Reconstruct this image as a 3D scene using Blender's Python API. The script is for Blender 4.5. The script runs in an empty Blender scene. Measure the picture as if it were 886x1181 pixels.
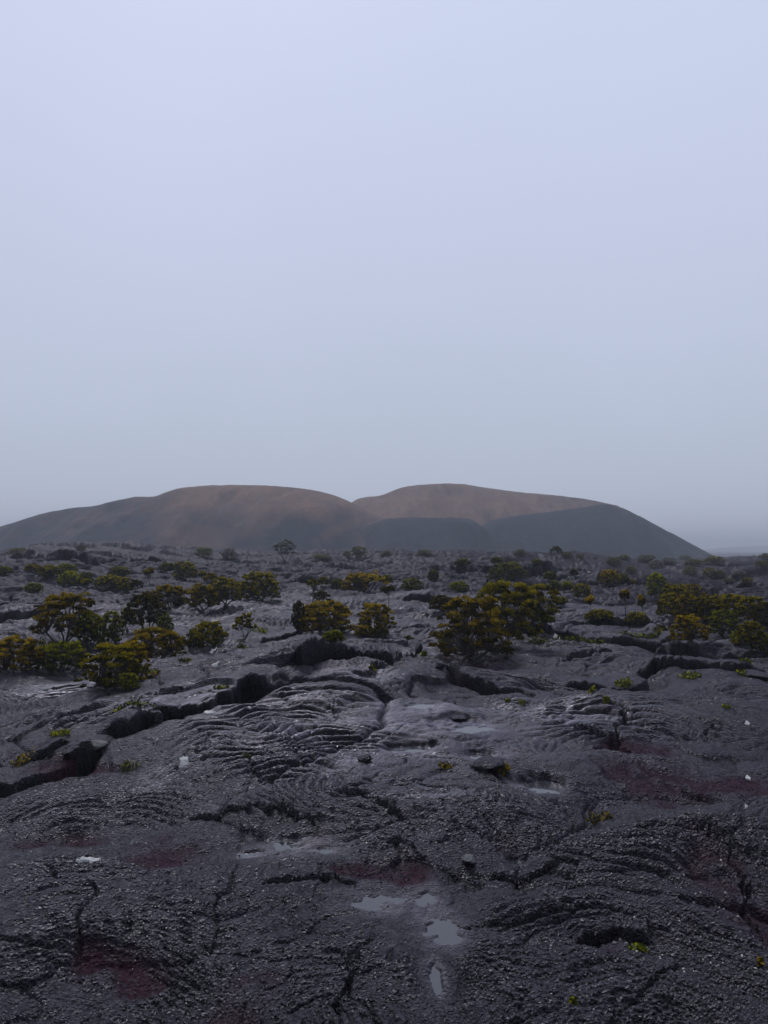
import bpy, math, random
import numpy as np
from mathutils import Vector

# ------------------------------------------------------------------ camera, sky, sun, exposure
S = bpy.context.scene
COL = S.collection
EYE = 1.65
PITCH = math.radians(2.92)
F = 853.0                       # focal length in photo pixels (photo 886 x 1181)
cam = bpy.data.cameras.new('camera')
cam.sensor_fit = 'VERTICAL'
cam.sensor_height = 36.0
cam.lens = 36.0 * F / 1181.0
cam.clip_start = 0.05
cam.clip_end = 8000.0
camo = bpy.data.objects.new('camera', cam)
COL.objects.link(camo)
camo.location = (0, 0, EYE)
camo.rotation_euler = (math.radians(90) + PITCH, 0, 0)
S.camera = camo

SUN_EL, SUN_AZ = math.radians(46), math.radians(-20)   # azimuth from +Y towards +X
w = bpy.data.worlds.new('World')
S.world = w
w.use_nodes = True
nt = w.node_tree
nt.nodes.clear()
wo = nt.nodes.new('ShaderNodeOutputWorld')
bg = nt.nodes.new('ShaderNodeBackground')
bg.inputs['Strength'].default_value = 0.1
sky = nt.nodes.new('ShaderNodeTexSky')
sky.sky_type = 'NISHITA'
sky.sun_disc = False
sky.sun_elevation = SUN_EL
sky.sun_rotation = SUN_AZ
tc = nt.nodes.new('ShaderNodeTexCoord')
sep = nt.nodes.new('ShaderNodeSeparateXYZ')
nt.links.new(tc.outputs['Generated'], sep.inputs[0])
cn = nt.nodes.new('ShaderNodeTexNoise')            # very soft cloud mottling of the overcast
cn.inputs['Scale'].default_value = 2.2
cn.inputs['Detail'].default_value = 3.0
nt.links.new(tc.outputs['Generated'], cn.inputs['Vector'])
ma = nt.nodes.new('ShaderNodeMath'); ma.operation = 'MULTIPLY_ADD'
ma.inputs[1].default_value = 0.22; ma.inputs[2].default_value = -0.11
nt.links.new(cn.outputs['Fac'], ma.inputs[0])
ad = nt.nodes.new('ShaderNodeMath'); ad.operation = 'ADD'
nt.links.new(sep.outputs['Z'], ad.inputs[0]); nt.links.new(ma.outputs[0], ad.inputs[1])
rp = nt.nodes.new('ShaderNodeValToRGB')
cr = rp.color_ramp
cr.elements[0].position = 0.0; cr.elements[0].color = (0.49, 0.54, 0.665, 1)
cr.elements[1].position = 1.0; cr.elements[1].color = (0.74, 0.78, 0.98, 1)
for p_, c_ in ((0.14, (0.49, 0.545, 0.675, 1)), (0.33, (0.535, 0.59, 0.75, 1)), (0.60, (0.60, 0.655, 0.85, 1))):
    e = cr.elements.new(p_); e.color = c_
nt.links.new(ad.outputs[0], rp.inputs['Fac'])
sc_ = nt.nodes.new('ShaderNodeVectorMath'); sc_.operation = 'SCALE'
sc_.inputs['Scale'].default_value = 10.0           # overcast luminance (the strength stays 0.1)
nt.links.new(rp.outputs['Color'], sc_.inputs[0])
br = nt.nodes.new('ShaderNodeMapRange')            # brightest ahead; unseen sky behind is dimmed to darken walls facing the camera
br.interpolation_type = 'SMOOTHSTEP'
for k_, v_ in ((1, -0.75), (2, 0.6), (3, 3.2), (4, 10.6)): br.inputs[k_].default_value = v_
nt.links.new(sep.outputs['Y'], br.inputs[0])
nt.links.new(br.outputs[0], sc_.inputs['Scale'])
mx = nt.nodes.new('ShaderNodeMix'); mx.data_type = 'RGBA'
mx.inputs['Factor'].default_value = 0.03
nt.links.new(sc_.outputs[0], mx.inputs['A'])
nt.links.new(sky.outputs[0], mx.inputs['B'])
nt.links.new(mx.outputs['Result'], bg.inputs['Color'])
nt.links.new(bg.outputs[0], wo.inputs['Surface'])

sun = bpy.data.lights.new('sun', 'SUN')
sun.energy = 1.1
sun.angle = math.radians(14)
sun.color = (1.0, 0.975, 0.96)
suno = bpy.data.objects.new('sun', sun)
COL.objects.link(suno)
sd = Vector((math.sin(SUN_AZ) * math.cos(SUN_EL), math.cos(SUN_AZ) * math.cos(SUN_EL), math.sin(SUN_EL)))
suno.rotation_euler = sd.to_track_quat('Z', 'Y').to_euler()

S.view_settings.view_transform = 'Standard'
S.view_settings.look = 'None'
S.view_settings.exposure = 0.0
S.view_settings.gamma = 1.0
S.view_settings.use_curve_mapping = False
S.cycles.max_bounces = 4
S.cycles.diffuse_bounces = 2
S.cycles.glossy_bounces = 2
S.cycles.transmission_bounces = 2
S.cycles.volume_bounces = 1
S.cycles.caustics_reflective = False
S.cycles.use_denoising = True
S.cycles.use_adaptive_sampling = False

# ------------------------------------------------------------------ numeric helpers
rng0 = np.random.RandomState(7)
PERM = rng0.permutation(256).astype(np.int32)
PERM = np.concatenate([PERM, PERM, PERM])
_ga = np.linspace(0, 2 * np.pi, 256, endpoint=False)
GX, GY = np.cos(_ga).astype(np.float32), np.sin(_ga).astype(np.float32)
HV = rng0.rand(4, 256).astype(np.float32)

def perlin(x, y, seed=0):
    x = np.asarray(x, np.float32) + seed * 17.31; y = np.asarray(y, np.float32) + seed * 9.17
    fx, fy = np.floor(x), np.floor(y)
    ix, iy = fx.astype(np.int32) & 255, fy.astype(np.int32) & 255
    x = x - fx; y = y - fy
    u = x * x * x * (x * (x * 6 - 15) + 10); v = y * y * y * (y * (y * 6 - 15) + 10)
    A = PERM[ix]; B = PERM[ix + 1]
    h00, h10, h01, h11 = PERM[A + iy], PERM[B + iy], PERM[A + iy + 1], PERM[B + iy + 1]
    n00 = GX[h00] * x + GY[h00] * y
    n10 = GX[h10] * (x - 1) + GY[h10] * y
    n01 = GX[h01] * x + GY[h01] * (y - 1)
    n11 = GX[h11] * (x - 1) + GY[h11] * (y - 1)
    a = n00 + u * (n10 - n00); b = n01 + u * (n11 - n01)
    return (a + v * (b - a)) * 1.5

def fbm(x, y, oct=4, seed=0, gain=0.5):
    t = 0.0; a = 1.0
    for i in range(oct):
        t = t + a * perlin(x, y, seed + i)
        x = x * 2.03 + 3.1; y = y * 2.03 - 1.7; a *= gain
    return t

def worley(x, y, seed=0):
    """F1, F2, vector from the nearest centre, two hashes of the nearest cell"""
    x = np.asarray(x, np.float32) + seed * 31.7; y = np.asarray(y, np.float32) + seed * 11.3
    fx, fy = np.floor(x), np.floor(y)
    F1 = np.full(x.shape, 99, np.float32); F2 = F1.copy()
    RX = np.zeros_like(F1); RY = RX.copy(); ID = np.zeros(x.shape, np.int32)
    for di in (-1, 0, 1):
        for dj in (-1, 0, 1):
            cx, cy = fx + di, fy + dj
            h = PERM[PERM[cx.astype(np.int32) & 255] + (cy.astype(np.int32) & 255)]
            rx = x - (cx + HV[0, h]); ry = y - (cy + HV[1, h])
            d = rx * rx + ry * ry
            m = d < F1
            F2 = np.where(m, F1, np.minimum(F2, d))
            RX = np.where(m, rx, RX); RY = np.where(m, ry, RY); ID = np.where(m, h, ID)
            F1 = np.where(m, d, F1)
    return np.sqrt(F1), np.sqrt(F2), RX, RY, HV[2, ID], HV[3, ID], HV[0, (ID * 7 + 3) & 255]

def smooth(a, b, x):
    t = np.clip((x - a) / (b - a), 0, 1)
    return t * t * (3 - 2 * t)

# ------------------------------------------------------------------ the lie of the land
RID_X = np.array([-500, -100, 0, 30, 60, 100, 150, 200, 250, 300, 330, 443, 520, 560, 640, 700, 760, 820, 886, 1000, 1400])
RID_Y = np.array([640, 642, 641, 637, 633, 632, 631, 634, 638, 640, 641, 638, 637, 639, 639.5, 642, 647, 647, 642, 641, 640])
def macro(x, y):
    x = np.asarray(x, np.float64); y = np.asarray(y, np.float64)
    r = np.hypot(x, y) + 1e-6
    px = 443 + F * x / np.maximum(np.abs(y), 0.25 * r)
    ridge_r = 74 + 30 * smooth(640, 760, px)
    zr = EYE - (np.interp(px, RID_X, RID_Y) - 634.0) / F * ridge_r - 0.25
    front = smooth(-0.3, 0.4, y / r)
    zr = zr * front
    t = smooth(10, 1.0 * ridge_r, r)
    z = zr * t
    z = z - (zr + 0.9) * smooth(1.0, 1.55, r / ridge_r)
    k = smooth(5, 22, r) * (1 - smooth(150, 300, r))
    z = z + 0.16 * perlin(x / 5.5, y / 5.5, 1) * smooth(2.2, 8, r) * (1 - smooth(150, 300, r))
    z = z + 0.34 * perlin(x / 17, y / 12, 2) * k
    z = z + 0.5 * perlin(x / 34, y / 22, 3) * smooth(25, 50, r) * (1 - smooth(60, 110, r)) 
    z = z + 0.6 * fbm(x / 90, y / 90, 3, 5) * smooth(120, 300, r)
    # the swollen back of the flow in the middle distance
    z = z + 0.30 * np.exp(-((x + 0.7) / 2.5) ** 2 - ((y - 8.2) / 1.9) ** 2)
    z = z + 0.12 * np.exp(-((x - 2.6) / 2.0) ** 2 - ((y - 6.4) / 1.3) ** 2)
    z = z + 0.30 * np.exp(-((x + 15) / 2.6) ** 2 - ((y - 29) / 2.5) ** 2)
    return z

def ray(px, py):
    dx, dz = (np.asarray(px, float) - 443) / F, -(np.asarray(py, float) - 590.5) / F
    c, s = math.cos(PITCH), math.sin(PITCH)
    return dx, c - s * dz, s + c * dz

TS = np.exp(np.linspace(math.log(1.6), math.log(170), 1100))
def at(pts, hf=macro):
    """photo pixels -> points of the ground they show"""
    pts = np.asarray(pts, float).reshape(-1, 2)
    dx, dy, dz = ray(pts[:, 0], pts[:, 1])
    X = dx[:, None] * TS; Y = dy[:, None] * TS; Z = EYE + dz[:, None] * TS
    below = Z < hf(X, Y)
    hit = np.where(below.any(1), below.argmax(1), len(TS) - 260)
    i = np.arange(len(pts)); j = np.maximum(hit - 1, 0)
    Hh = hf(X[i, hit], Y[i, hit]); Hj = hf(X[i, j], Y[i, j])
    a = Z[i, j] - Hj; b = Hh - Z[i, hit]
    t = np.clip(a / np.maximum(a + b, 1e-6), 0, 1)
    return np.stack([X[i, j] + t * (X[i, hit] - X[i, j]), Y[i, j] + t * (Y[i, hit] - Y[i, j])], 1)

# crevices: (photo polyline, width m, depth m, lip of the far side m, overhang m)
CREV = [
    ([(30, 886), (62, 884), (100, 872)], .05, .10, .04, .03),
    ([(118, 858), (160, 838), (192, 822), (250, 801), (300, 787), (338, 779)], .10, .26, .10, .10),
    ([(318, 772), (352, 763), (400, 764), (442, 769)], .28, .46, .20, .20),
    ([(580, 736), (640, 737), (705, 742), (760, 740), (800, 733)], .24, .44, .14, .2),
    ([(440, 728), (480, 731), (515, 733), (560, 737)], .12, .20, .08, .05),
    ([(486, 752), (462, 764), (440, 778)], .07, .14, .05, .03),
    ([(495, 772), (530, 783), (575, 791)], .16, .28, .07, .08),
    ([(645, 796), (690, 801), (735, 795), (775, 786), (830, 781), (886, 778)], .13, .30, .13, .12),
    ([(770, 760), (820, 763), (886, 768)], .16, .3, .14, .1),
    ([(640, 772), (690, 758), (720, 756)], .08, .16, .04, .03),
    ([(0, 903), (55, 897), (110, 880)], .16, .24, .08, .05),
    ([(215, 946), (262, 937), (330, 948), (372, 962)], .03, .07, .03, .02),
    ([(300, 1020), (330, 1017), (370, 1014), (412, 1019)], .05, .10, .03, .03),
    ([(385, 925), (425, 938), (470, 962)], .03, .07, .02, .02),
    ([(390, 904), (440, 918), (500, 924), (560, 929), (605, 946)], .028, .08, .0, .01),
    ([(392, 1181), (400, 1120), (412, 1085)], .035, .10, .0, .0),
    ([(530, 1074), (585, 1068), (655, 1052)], .045, .10, .02, .02),
    ([(668, 1098), (715, 1088), (765, 1090)], .06, .14, .04, .05),
    ([(880, 1090), (858, 1040), (840, 1000), (790, 970)], .035, .08, .02, .02),
    ([(560, 1008), (600, 1015), (655, 1000)], .04, .08, .03, .02),
    ([(690, 870), (712, 845), (716, 815)], .08, .15, .03, .03),
    ([(660, 842), (700, 853), (735, 868)], .07, .14, .05, .03),
    ([(450, 880), (400, 868), (330, 840), (290, 842)], .03, .05, .0, .0),
    ([(470, 1075), (500, 1110), (505, 1150)], .03, .06, .0, .0),
    ([(290, 745), (330, 737), (360, 724)], .12, .24, .1, .06),
    ([(270, 752), (235, 748), (200, 752)], .10, .18, .08, .05),
    ([(330, 682), (390, 682), (440, 688)], .3, .4, .2, .1),
    ([(470, 668), (540, 671), (610, 671), (660, 668)], .7, .7, .4, .3),
    ([(330, 655), (400, 658), (450, 656)], .35, .45, .3, .1),
    ([(690, 680), (720, 677), (742, 674)], .30, .45, .2, .15),
    ([(0, 690), (10, 705), (6, 720)], .15, .35, .0, .0),
    ([(60, 716), (20, 718), (0, 722)], .2, .35, .3, .1),
    ([(450, 697), (500, 694), (530, 697)], .2, .3, .15, .05),
    ([(0, 655), (60, 652), (130, 650), (190, 655)], .4, .4, .3, .1),
    ([(600, 722), (660, 724), (720, 720), (790, 722)], .12, .22, .08, .05),
    ([(780, 700), (830, 690), (886, 684)], .25, .4, .2, .1),
]
CREV_W = []
for pl, wd, dp, lip, ov in CREV:
    q = at(pl)
    r_ = np.hypot(q[:, 0], q[:, 1]).mean()
    if r_ < 7: wd, dp, ov = wd * .42, dp * .75, ov * .5
    CREV_W.append((q, wd * max(1.0, r_ / 26), dp, lip, ov))
# reddish cinder pockets: photo centre, half sizes in px
RED = [(190, 985, 75, 26), (800, 908, 110, 20), (745, 890, 60, 14), (860, 925, 60, 14), (300, 1130, 40, 30), (270, 1165, 45, 40), (90, 895, 60, 9),
       (850, 1050, 50, 60), (690, 1110, 35, 18), (590, 985, 18, 10), (430, 1005, 50, 10), (60, 960, 60, 14), (20, 870, 30, 10), (540, 770, 50, 8), (735, 860, 60, 10),
       (140, 740, 40, 6), (465, 1010, 30, 14), (130, 1120, 60, 30)]
RED_W = []
for cx, cy, hx, hy in RED:
    c, e, n, b = at([(cx, cy), (cx + hx, cy), (cx, cy - hy), (cx, min(cy + hy, 1260))])
    RED_W.append((c[0], (n[1] + b[1]) / 2, abs(e[0] - c[0]) + .02, abs(n[1] - b[1]) / 2 + .02))
# wet smooth patches
WET = [(420, 850, 190, 60), (250, 815, 120, 22), (640, 830, 110, 26), (400, 838, 90, 34), (430, 868, 70, 16), (500, 835, 60, 20), (615, 903, 40, 12), (345, 975, 60, 14), (300, 800, 90, 10), (470, 1035, 60, 18), (420, 780, 60, 6),
       (90, 795, 50, 5), (180, 905, 20, 10), (500, 935, 60, 8)]
WET_W = []
for cx, cy, hx, hy in WET:
    c, e, n, b = at([(cx, cy), (cx + hx, cy), (cx, cy - hy), (cx, cy + hy)])
    WET_W.append((c[0], (n[1] + b[1]) / 2, abs(e[0] - c[0]), abs(n[1] - b[1]) / 2))
# puddle basins: photo centre, half sizes px, depth
PUD = [(540, 832, 48, 11), (487, 811, 20, 8), (478, 862, 26, 5), (556, 870, 16, 5), (625, 905, 24, 9), (338, 971, 26, 6), (288, 981, 14, 4), (376, 979, 14, 4),
       (440, 1037, 32, 12), (497, 1044, 20, 18), (512, 1072, 20, 14), (597, 993, 10, 4), (503, 1128, 7, 16), (425, 779, 16, 2.5), (484, 756, 18, 2.5), (70, 793, 16, 3)]
PUD_W = []
for cx, cy, hx, hy in PUD:
    c, e, n, b = at([(cx, cy), (cx + hx, cy), (cx, cy - hy), (cx, cy + hy)])
    PUD_W.append((c[0], (n[1] + b[1]) / 2, abs(e[0] - c[0]), abs(n[1] - b[1]) / 2))
# rope fields: photo centre, half sizes px, arc centre px, wave length m, amplitude m
ROPE = [((310, 858), 120, 36, (400, 935), .10, .028), ((300, 893), 95, 24, (350, 985), .09, .024), ((115, 828), 85, 18, (235, 880), .12, .032), ((330, 812), 90, 14, (330, 870), .125, .028),
        ((690, 905), 75, 30, (640, 1010), .085, .018), ((740, 1010), 150, 60, (600, 1260), .062, .020), ((800, 1110), 130, 70, (640, 1330), .052, .018), ((550, 900), 120, 26, (520, 1000), .09, .014),
        ((650, 1060), 90, 45, (640, 1200), .055, .016), ((700, 1160), 120, 50, (660, 1300), .045, .015), ((790, 905), 60, 20, (790, 960), .075, .016),
        ((380, 790), 90, 14, (330, 850), .14, .030), ((540, 960), 120, 20, (500, 1200), .06, .012), ((600, 950), 90, 22, (660, 1040), .06, .013), ((160, 930), 90, 20, (160, 990), .07, .012),
        ((760, 830), 110, 16, (700, 900), .12, .028), ((60, 800), 70, 10, (100, 840), .13, .03), ((640, 800), 70, 12, (600, 850), .13, .03), ((700, 765), 90, 10, (640, 800), .2, .035), ((480, 745), 70, 8, (480, 780), .22, .035), ((560, 850), 60, 14, (620, 900), .11, .02),
        ((80, 1030), 110, 50, (160, 1200), .06, .012), ((250, 1060), 100, 40, (200, 1240), .055, .012), ((410, 960), 90, 26, (440, 1060), .07, .013), ((150, 1120), 130, 40, (40, 1230), .05, .011),
        ((360, 1100), 90, 50, (330, 1300), .05, .011), ((60, 935), 80, 22, (110, 1010), .08, .014), ((560, 1130), 90, 50, (480, 1330), .05, .013), ((690, 845), 90, 14, (760, 900), .11, .022)]
ROPE_W = []
for (cx, cy), hx, hy, ac, lam, amp in ROPE:
    c, e, n, b, a = at([(cx, cy), (cx + hx, cy), (cx, cy - hy), (cx, cy + hy), ac])
    ROPE_W.append((c[0], (n[1] + b[1]) / 2, abs(e[0] - c[0]), abs(n[1] - b[1]) / 2, a, lam, amp))

def segdist(x, y, q):
    """distance to a polyline and side: + on the far side (away from the camera)"""
    best = np.full(x.shape, 1e9); side = np.zeros(x.shape); tt = np.zeros(x.shape)
    n = len(q) - 1
    for i in range(n):
        ax, ay = q[i]; bx, by = q[i + 1]
        ux, uy = bx - ax, by - ay
        L2 = ux * ux + uy * uy + 1e-9
        t = np.clip(((x - ax) * ux + (y - ay) * uy) / L2, 0, 1)
        ex, ey = x - ax - t * ux, y - ay - t * uy
        d = ex * ex + ey * ey
        mx_, my_ = ax + t * ux, ay + t * uy
        s = np.sign(ex * mx_ + ey * my_)
        m = d < best
        best = np.where(m, d, best); side = np.where(m, s, side); tt = np.where(m, (i + t) / n, tt)
    return np.sqrt(best), side, tt

def blob(x, y, c, wob=0.0):
    return np.exp(-np.power(((x - c[0]) / c[2]) ** 2 + ((y - c[1]) / c[3]) ** 2, 1.3) * 0.9 + wob)

def terrain(x, y, full=False):
    """height of the lava surface (and, with full, sideways shift and masks)"""
    x = np.asarray(x, np.float64); y = np.asarray(y, np.float64)
    shp = x.shape
    x = x.ravel(); y = y.ravel()
    z = macro(x, y)
    r = np.hypot(x, y)
    sel = np.nonzero(r < 175)[0]
    dx = np.zeros_like(x); dy = np.zeros_like(x); red = np.zeros_like(x); wet = np.zeros_like(x); rough = np.zeros_like(x)
    if len(sel):
        X, Y, R = x[sel], y[sel], r[sel]
        h = np.zeros(len(sel))
        wx = X + 0.42 * perlin(X / 1.3, Y / 1.3, 11) + 0.10 * perlin(X / .33, Y / .33, 12)
        wy = Y + 0.42 * perlin(X / 1.3, Y / 1.3, 13) + 0.10 * perlin(X / .33, Y / .33, 14)
        far = smooth(14, 40, R)
        # smooth-calm masks
        wetm = np.zeros(len(sel)); redm = np.zeros(len(sel))
        wob = 0.9 * fbm(X / .5, Y / .5, 3, 20)
        for c in WET_W: wetm = np.maximum(wetm, blob(X, Y, c, wob * .7 - .2 + .3 * perlin(X / .17, Y / .17, 49)))
        for c in RED_W: redm = np.maximum(redm, blob(X, Y, c, wob * 1.1 - .25 + .35 * perlin(X / .13, Y / .13, 48)))
        for c in PUD_W: wetm = np.maximum(wetm, blob(X, Y, (c[0], c[1], c[2] * 1.35, c[3] * 1.35), wob * .9))
        wetm = np.clip(wetm, 0, 1); redm = smooth(.25, 1.0, redm)
        calm = np.clip(1 - .5 * wetm, .1, 1)
        # big lobes of the flow: domes parted by creases
        f1, f2, rx, ry, h1, h2, h3 = worley(wx / 2.7, wy / 2.1, 1)
        edge = f2 - f1
        h += (0.23 + .06 * far) * (0.35 - f1 * f1) * (1 - .25 * wetm) + .085 * perlin(X / 1.5, Y / 1.2, 58) * (1 - far) + (h2 - .5) * .07
        crease = np.exp(-np.abs(edge / (.010 + .010 * h3 + .035 * far)) ** 1.5)
        h -= crease * (.045 + .06 * h1 + .18 * far) * np.maximum(smooth(-.05, .45, perlin(X / 2.2, Y / 2.2, 15)), .85 * far)
        # far field: bigger folds and terraces
        g1, g2, gx, gy, k1, k2, k3 = worley(X / 9 + .5 * perlin(X / 6, Y / 6, 16), Y / 5.5 + .5 * perlin(X / 6, Y / 6, 17), 2)
        h += far * ((.5 - g1 * g1) * .55 + (k2 - .5) * .35)
        h -= far * np.exp(-((g2 - g1) / .07) ** 2) * .45 * (k1 > .35)
        # toes
        s1, s2, sx, sy, j1, j2, j3 = worley(wx / .95 + 5, wy / .8, 3)
        tm = smooth(-.4, .25, perlin(X / 2.9, Y / 2.9, 18))
        h += .105 * (.4 - s1 * s1) * tm * calm * (1 - .6 * far)
        h -= (.030 + .09 * far) * np.exp(-np.abs((s2 - s1) / (.024 + .05 * far)) ** 1.5) * np.maximum(tm, .7 * far) * calm * (j1 > .25)
        # thin shrinkage cracks
        c1, c2, *_ = worley(wx / .52 + .12 * perlin(X / .12, Y / .12, 19), wy / .45, 4)
        cm = smooth(-.15, .4, perlin(X / 1.1, Y / 1.1, 21)) * (1 - far)
        h -= .032 * np.exp(-np.abs((c2 - c1) / .04) ** 1.5) * cm * calm
        # ropes: arcs that belong to each lobe
        near = 1 - smooth(20, 45, R)
        th = -math.pi / 2 + (h1 - .5) * 2.6
        ux, uy = rx * 2.7, ry * 2.1
        u = ux * np.cos(th) + uy * np.sin(th); v = -ux * np.sin(th) + uy * np.cos(th)
        lam = .055 + .035 * h3 + .11 * smooth(4.5, 16, R)
        wn = .6 * perlin(X / .55, Y / .55, 22) + .14 * perlin(X / .16, Y / .16, 23)
        ph = (u - .32 * v * v) / lam + wn * 1.3
        ra = np.clip(.62 + .9 * perlin(X / .9, Y / .9, 24), 0, 1) * (h2 > .2) * smooth(.03, .18, edge)
        rope = ra * .56 * lam * (np.abs(np.sin(math.pi * ph)) ** .7 - .5)
        strong = np.zeros(len(sel))
        for cx, cy, sxr, syr, a, lm, am in ROPE_W:
            m = (np.abs(X - cx) < 2.2 * sxr) & (np.abs(Y - cy) < 2.2 * syr)
            if not m.any(): continue
            xm, ym = X[m], Y[m]
            bl = np.clip(blob(xm, ym, (cx, cy, sxr, syr), wob[m] * .5), 0, 1)
            dd = np.hypot(xm - a[0] + .30 * perlin(xm / .8, ym / .8, 25), (ym - a[1]) + .30 * perlin(xm / .8, ym / .8, 26))
            p2 = dd / lm + wn[m] * .8
            jit = np.clip(.8 + .5 * perlin(xm / .35, ym / .35, 27), .25, 1.2)
            rr = 2.7 * am * jit * (np.abs(np.sin(math.pi * p2)) ** .7 - .5) * 1.25 + am * .55 * np.sin(2 * math.pi * p2 / 4.3 + 2 * perlin(xm / .6, ym / .6, 28))
            rope[m] = rope[m] * (1 - bl) + rr * bl
            strong[m] = np.maximum(strong[m], bl)
        h += rope * near * np.clip(1 - .2 * wetm - .8 * redm, 0.05, 1)
        # broken, knobbly skin
        kn = smooth(.08, .55, perlin(X / 1.7, Y / 1.7, 29) + .12 * smooth(5.0, 3.0, R)) * (1 - .7 * strong)
        h += (1 - far * .6) * calm * (.007 * fbm(X / .16, Y / .16, 4, 30, .6) + kn * (.020 * np.abs(fbm(X / .11, Y / .11, 3, 34)) - .010))
        h += .0055 * perlin(X / .026, Y / .026, 36) * (1 - smooth(5, 9, R))
        # flow fronts: low steps with steep faces, one sheet lying on the next
        mid = smooth(6.5, 13, R)
        tn = fbm(X / 6.0 + .3 * perlin(X / .9, Y / .9, 53), Y / 3.6, 3, 51) * 2.6
        fl = np.floor(tn)
        ffar = far * (1 - .75 * smooth(30, 62, R))
        h += ffar * .20 * (fl + smooth(.0, .3, tn - fl) - .75 * tn)
        tn = fbm(X / 2.1 + .2 * perlin(X / .35, Y / .35, 56), Y / 1.3, 3, 54) * 2.2
        fl = np.floor(tn)
        h += mid * (.045 + .02 * ffar) * (1 - .8 * smooth(30, 60, R)) * (fl + smooth(.0, .16, tn - fl) - .75 * tn)
        h += ffar * .13 * (.45 - np.abs(fbm(X / 2.6, Y / 1.7, 4, 50))) 
        h += .034 * fbm(X / .75, Y / .6, 3, 38, .42) * (1 + far * .9)
        h -= redm * .035
        h = h * (1 - redm * .15)
        lx = np.zeros(len(sel)); ly = np.zeros(len(sel))
        for q, wd, dp, lip, ov in CREV_W:
            pad = 1.6 + 4 * wd
            m = (X > q[:, 0].min() - pad) & (X < q[:, 0].max() + pad) & (Y > q[:, 1].min() - pad) & (Y < q[:, 1].max() + pad)
            if not m.any(): continue
            xm, ym = X[m], Y[m]
            k = min(wd * 3.0, .6); wd = wd * (.62 + .55 * perlin(xm / .55, ym / .55, 47)).clip(.22, 1.2)
            xw = xm + k * perlin(xm / (k * 3), ym / (k * 3), 40) + .3 * k * perlin(xm / (k * .8), ym / (k * .8), 42)
            yw = ym + k * perlin(xm / (k * 3), ym / (k * 3), 41) + .3 * k * perlin(xm / (k * .8), ym / (k * .8), 43)
            d, s, t = segdist(xw, yw, q)
            taper = smooth(0, .12, t) * smooth(1, .88, t) * np.clip(.8 + .7 * perlin(xm / .7, ym / .7, 44), .25, 1.2)
            sd_ = d * s
            prof = np.where(s > 0, np.exp(-(d / (wd * .55)) ** 4), np.exp(-(d / (wd * 1.1)) ** 2))
            hm = -dp * prof * taper
            hm += lip * taper * np.where(s > 0, np.exp(-(d / (.30 + 2.4 * wd)) ** 2), 0) * (1 - prof)
            h[m] += hm
            if ov > 0:
                lipw = np.exp(-((sd_ - wd * .75) / (wd * .45)) ** 2) * ov * taper
                rr = np.hypot(xm, ym)
                lx[m] -= xm / rr * lipw; ly[m] -= ym / rr * lipw
        # basins that hold the rain water
        for c in PUD_W:
            m = (np.abs(X - c[0]) < 3.5 * c[2] + .6) & (np.abs(Y - c[1]) < 3.5 * c[3] + .6)
            if not m.any(): continue
            b = blob(X[m], Y[m], c, .8 * fbm(X[m] / (.6 * c[2] + .04), Y[m] / (.6 * c[3] + .04), 4, 46))
            b = np.clip(b, 0, 1)
            bw_ = blob(X[m], Y[m], (c[0], c[1], c[2] * 1.5 + .05, c[3] * 1.7 + .08), .9 * wob[m])
            h[m] = h[m] * (1 - .8 * np.clip(bw_, 0, 1))
            bs = smooth(.08, .55, b)
            rag = (.009 * fbm(X[m] / .11, Y[m] / .11, 3, 61) + .008 * fbm(X[m] / .34, Y[m] / .34, 2, 63)) * smooth(.02, .3, b)
            zc = min(float(macro(c[0] + u_ * c[2], c[1] + v_ * c[3])) for u_, v_ in ((0, 0), (0, -1.15), (1, -.4), (-1, -.4)))
            h[m] = h[m] * (1 - .94 * bs) + .94 * bs * (zc - (z[sel][m])) - (.020 + .05 * min(c[2], .5) if c[1] < 4.6 else .016 + .018 * min(c[2], .5)) * b + rag
        fade = 1 - smooth(120, 170, R)
        z[sel] += h * fade
        dx[sel] = lx; dy[sel] = ly; red[sel] = redm; wet[sel] = wetm - .75 * smooth(13, 30, R + 6 * perlin(X / 4, Y / 4, 59)) * (1 - wetm)  # negative wet: gloss and bump fade with distance from the camera
        rough[sel] = np.clip(strong + kn * .5, 0, 1)
    if full:
        return z, dx, dy, red, wet, rough
    return z.reshape(shp)

# ------------------------------------------------------------------ object helpers
def link(o, parent=None):
    COL.objects.link(o)
    if parent is not None: o.parent = parent
    return o

def mesh_np(name, verts, faces, mat, parent=None, smooth_=True, colors=None):
    """faces: (n,3) or (n,4) index array, or a list of such arrays"""
    fl = faces if isinstance(faces, list) else [faces]
    fl = [np.asarray(f, np.int32) for f in fl if len(f)]
    me = bpy.data.meshes.new(name)
    me.vertices.add(len(verts))
    me.vertices.foreach_set('co', np.asarray(verts, np.float32).ravel())
    nl = sum(f.size for f in fl); nf = sum(len(f) for f in fl)
    me.loops.add(nl); me.polygons.add(nf)
    me.loops.foreach_set('vertex_index', np.concatenate([f.ravel() for f in fl]))
    ls = []; o_ = 0
    for f in fl:
        ls.append(o_ + np.arange(len(f)) * f.shape[1]); o_ += f.size
    me.polygons.foreach_set('loop_start', np.concatenate(ls).astype(np.int32))
    me.update(calc_edges=True)
    if smooth_:
        me.polygons.foreach_set('use_smooth', np.ones(nf, bool))
    if colors is not None:
        at_ = me.color_attributes.new('tint', 'FLOAT_COLOR', 'POINT')
        at_.data.foreach_set('color', np.asarray(colors, np.float32).ravel())
    me.materials.append(mat)
    return link(bpy.data.objects.new(name, me), parent)

def fattr(me, name, v):
    a = me.attributes.new(name, 'FLOAT', 'POINT')
    a.data.foreach_set('value', np.asarray(v, np.float32))

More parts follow.
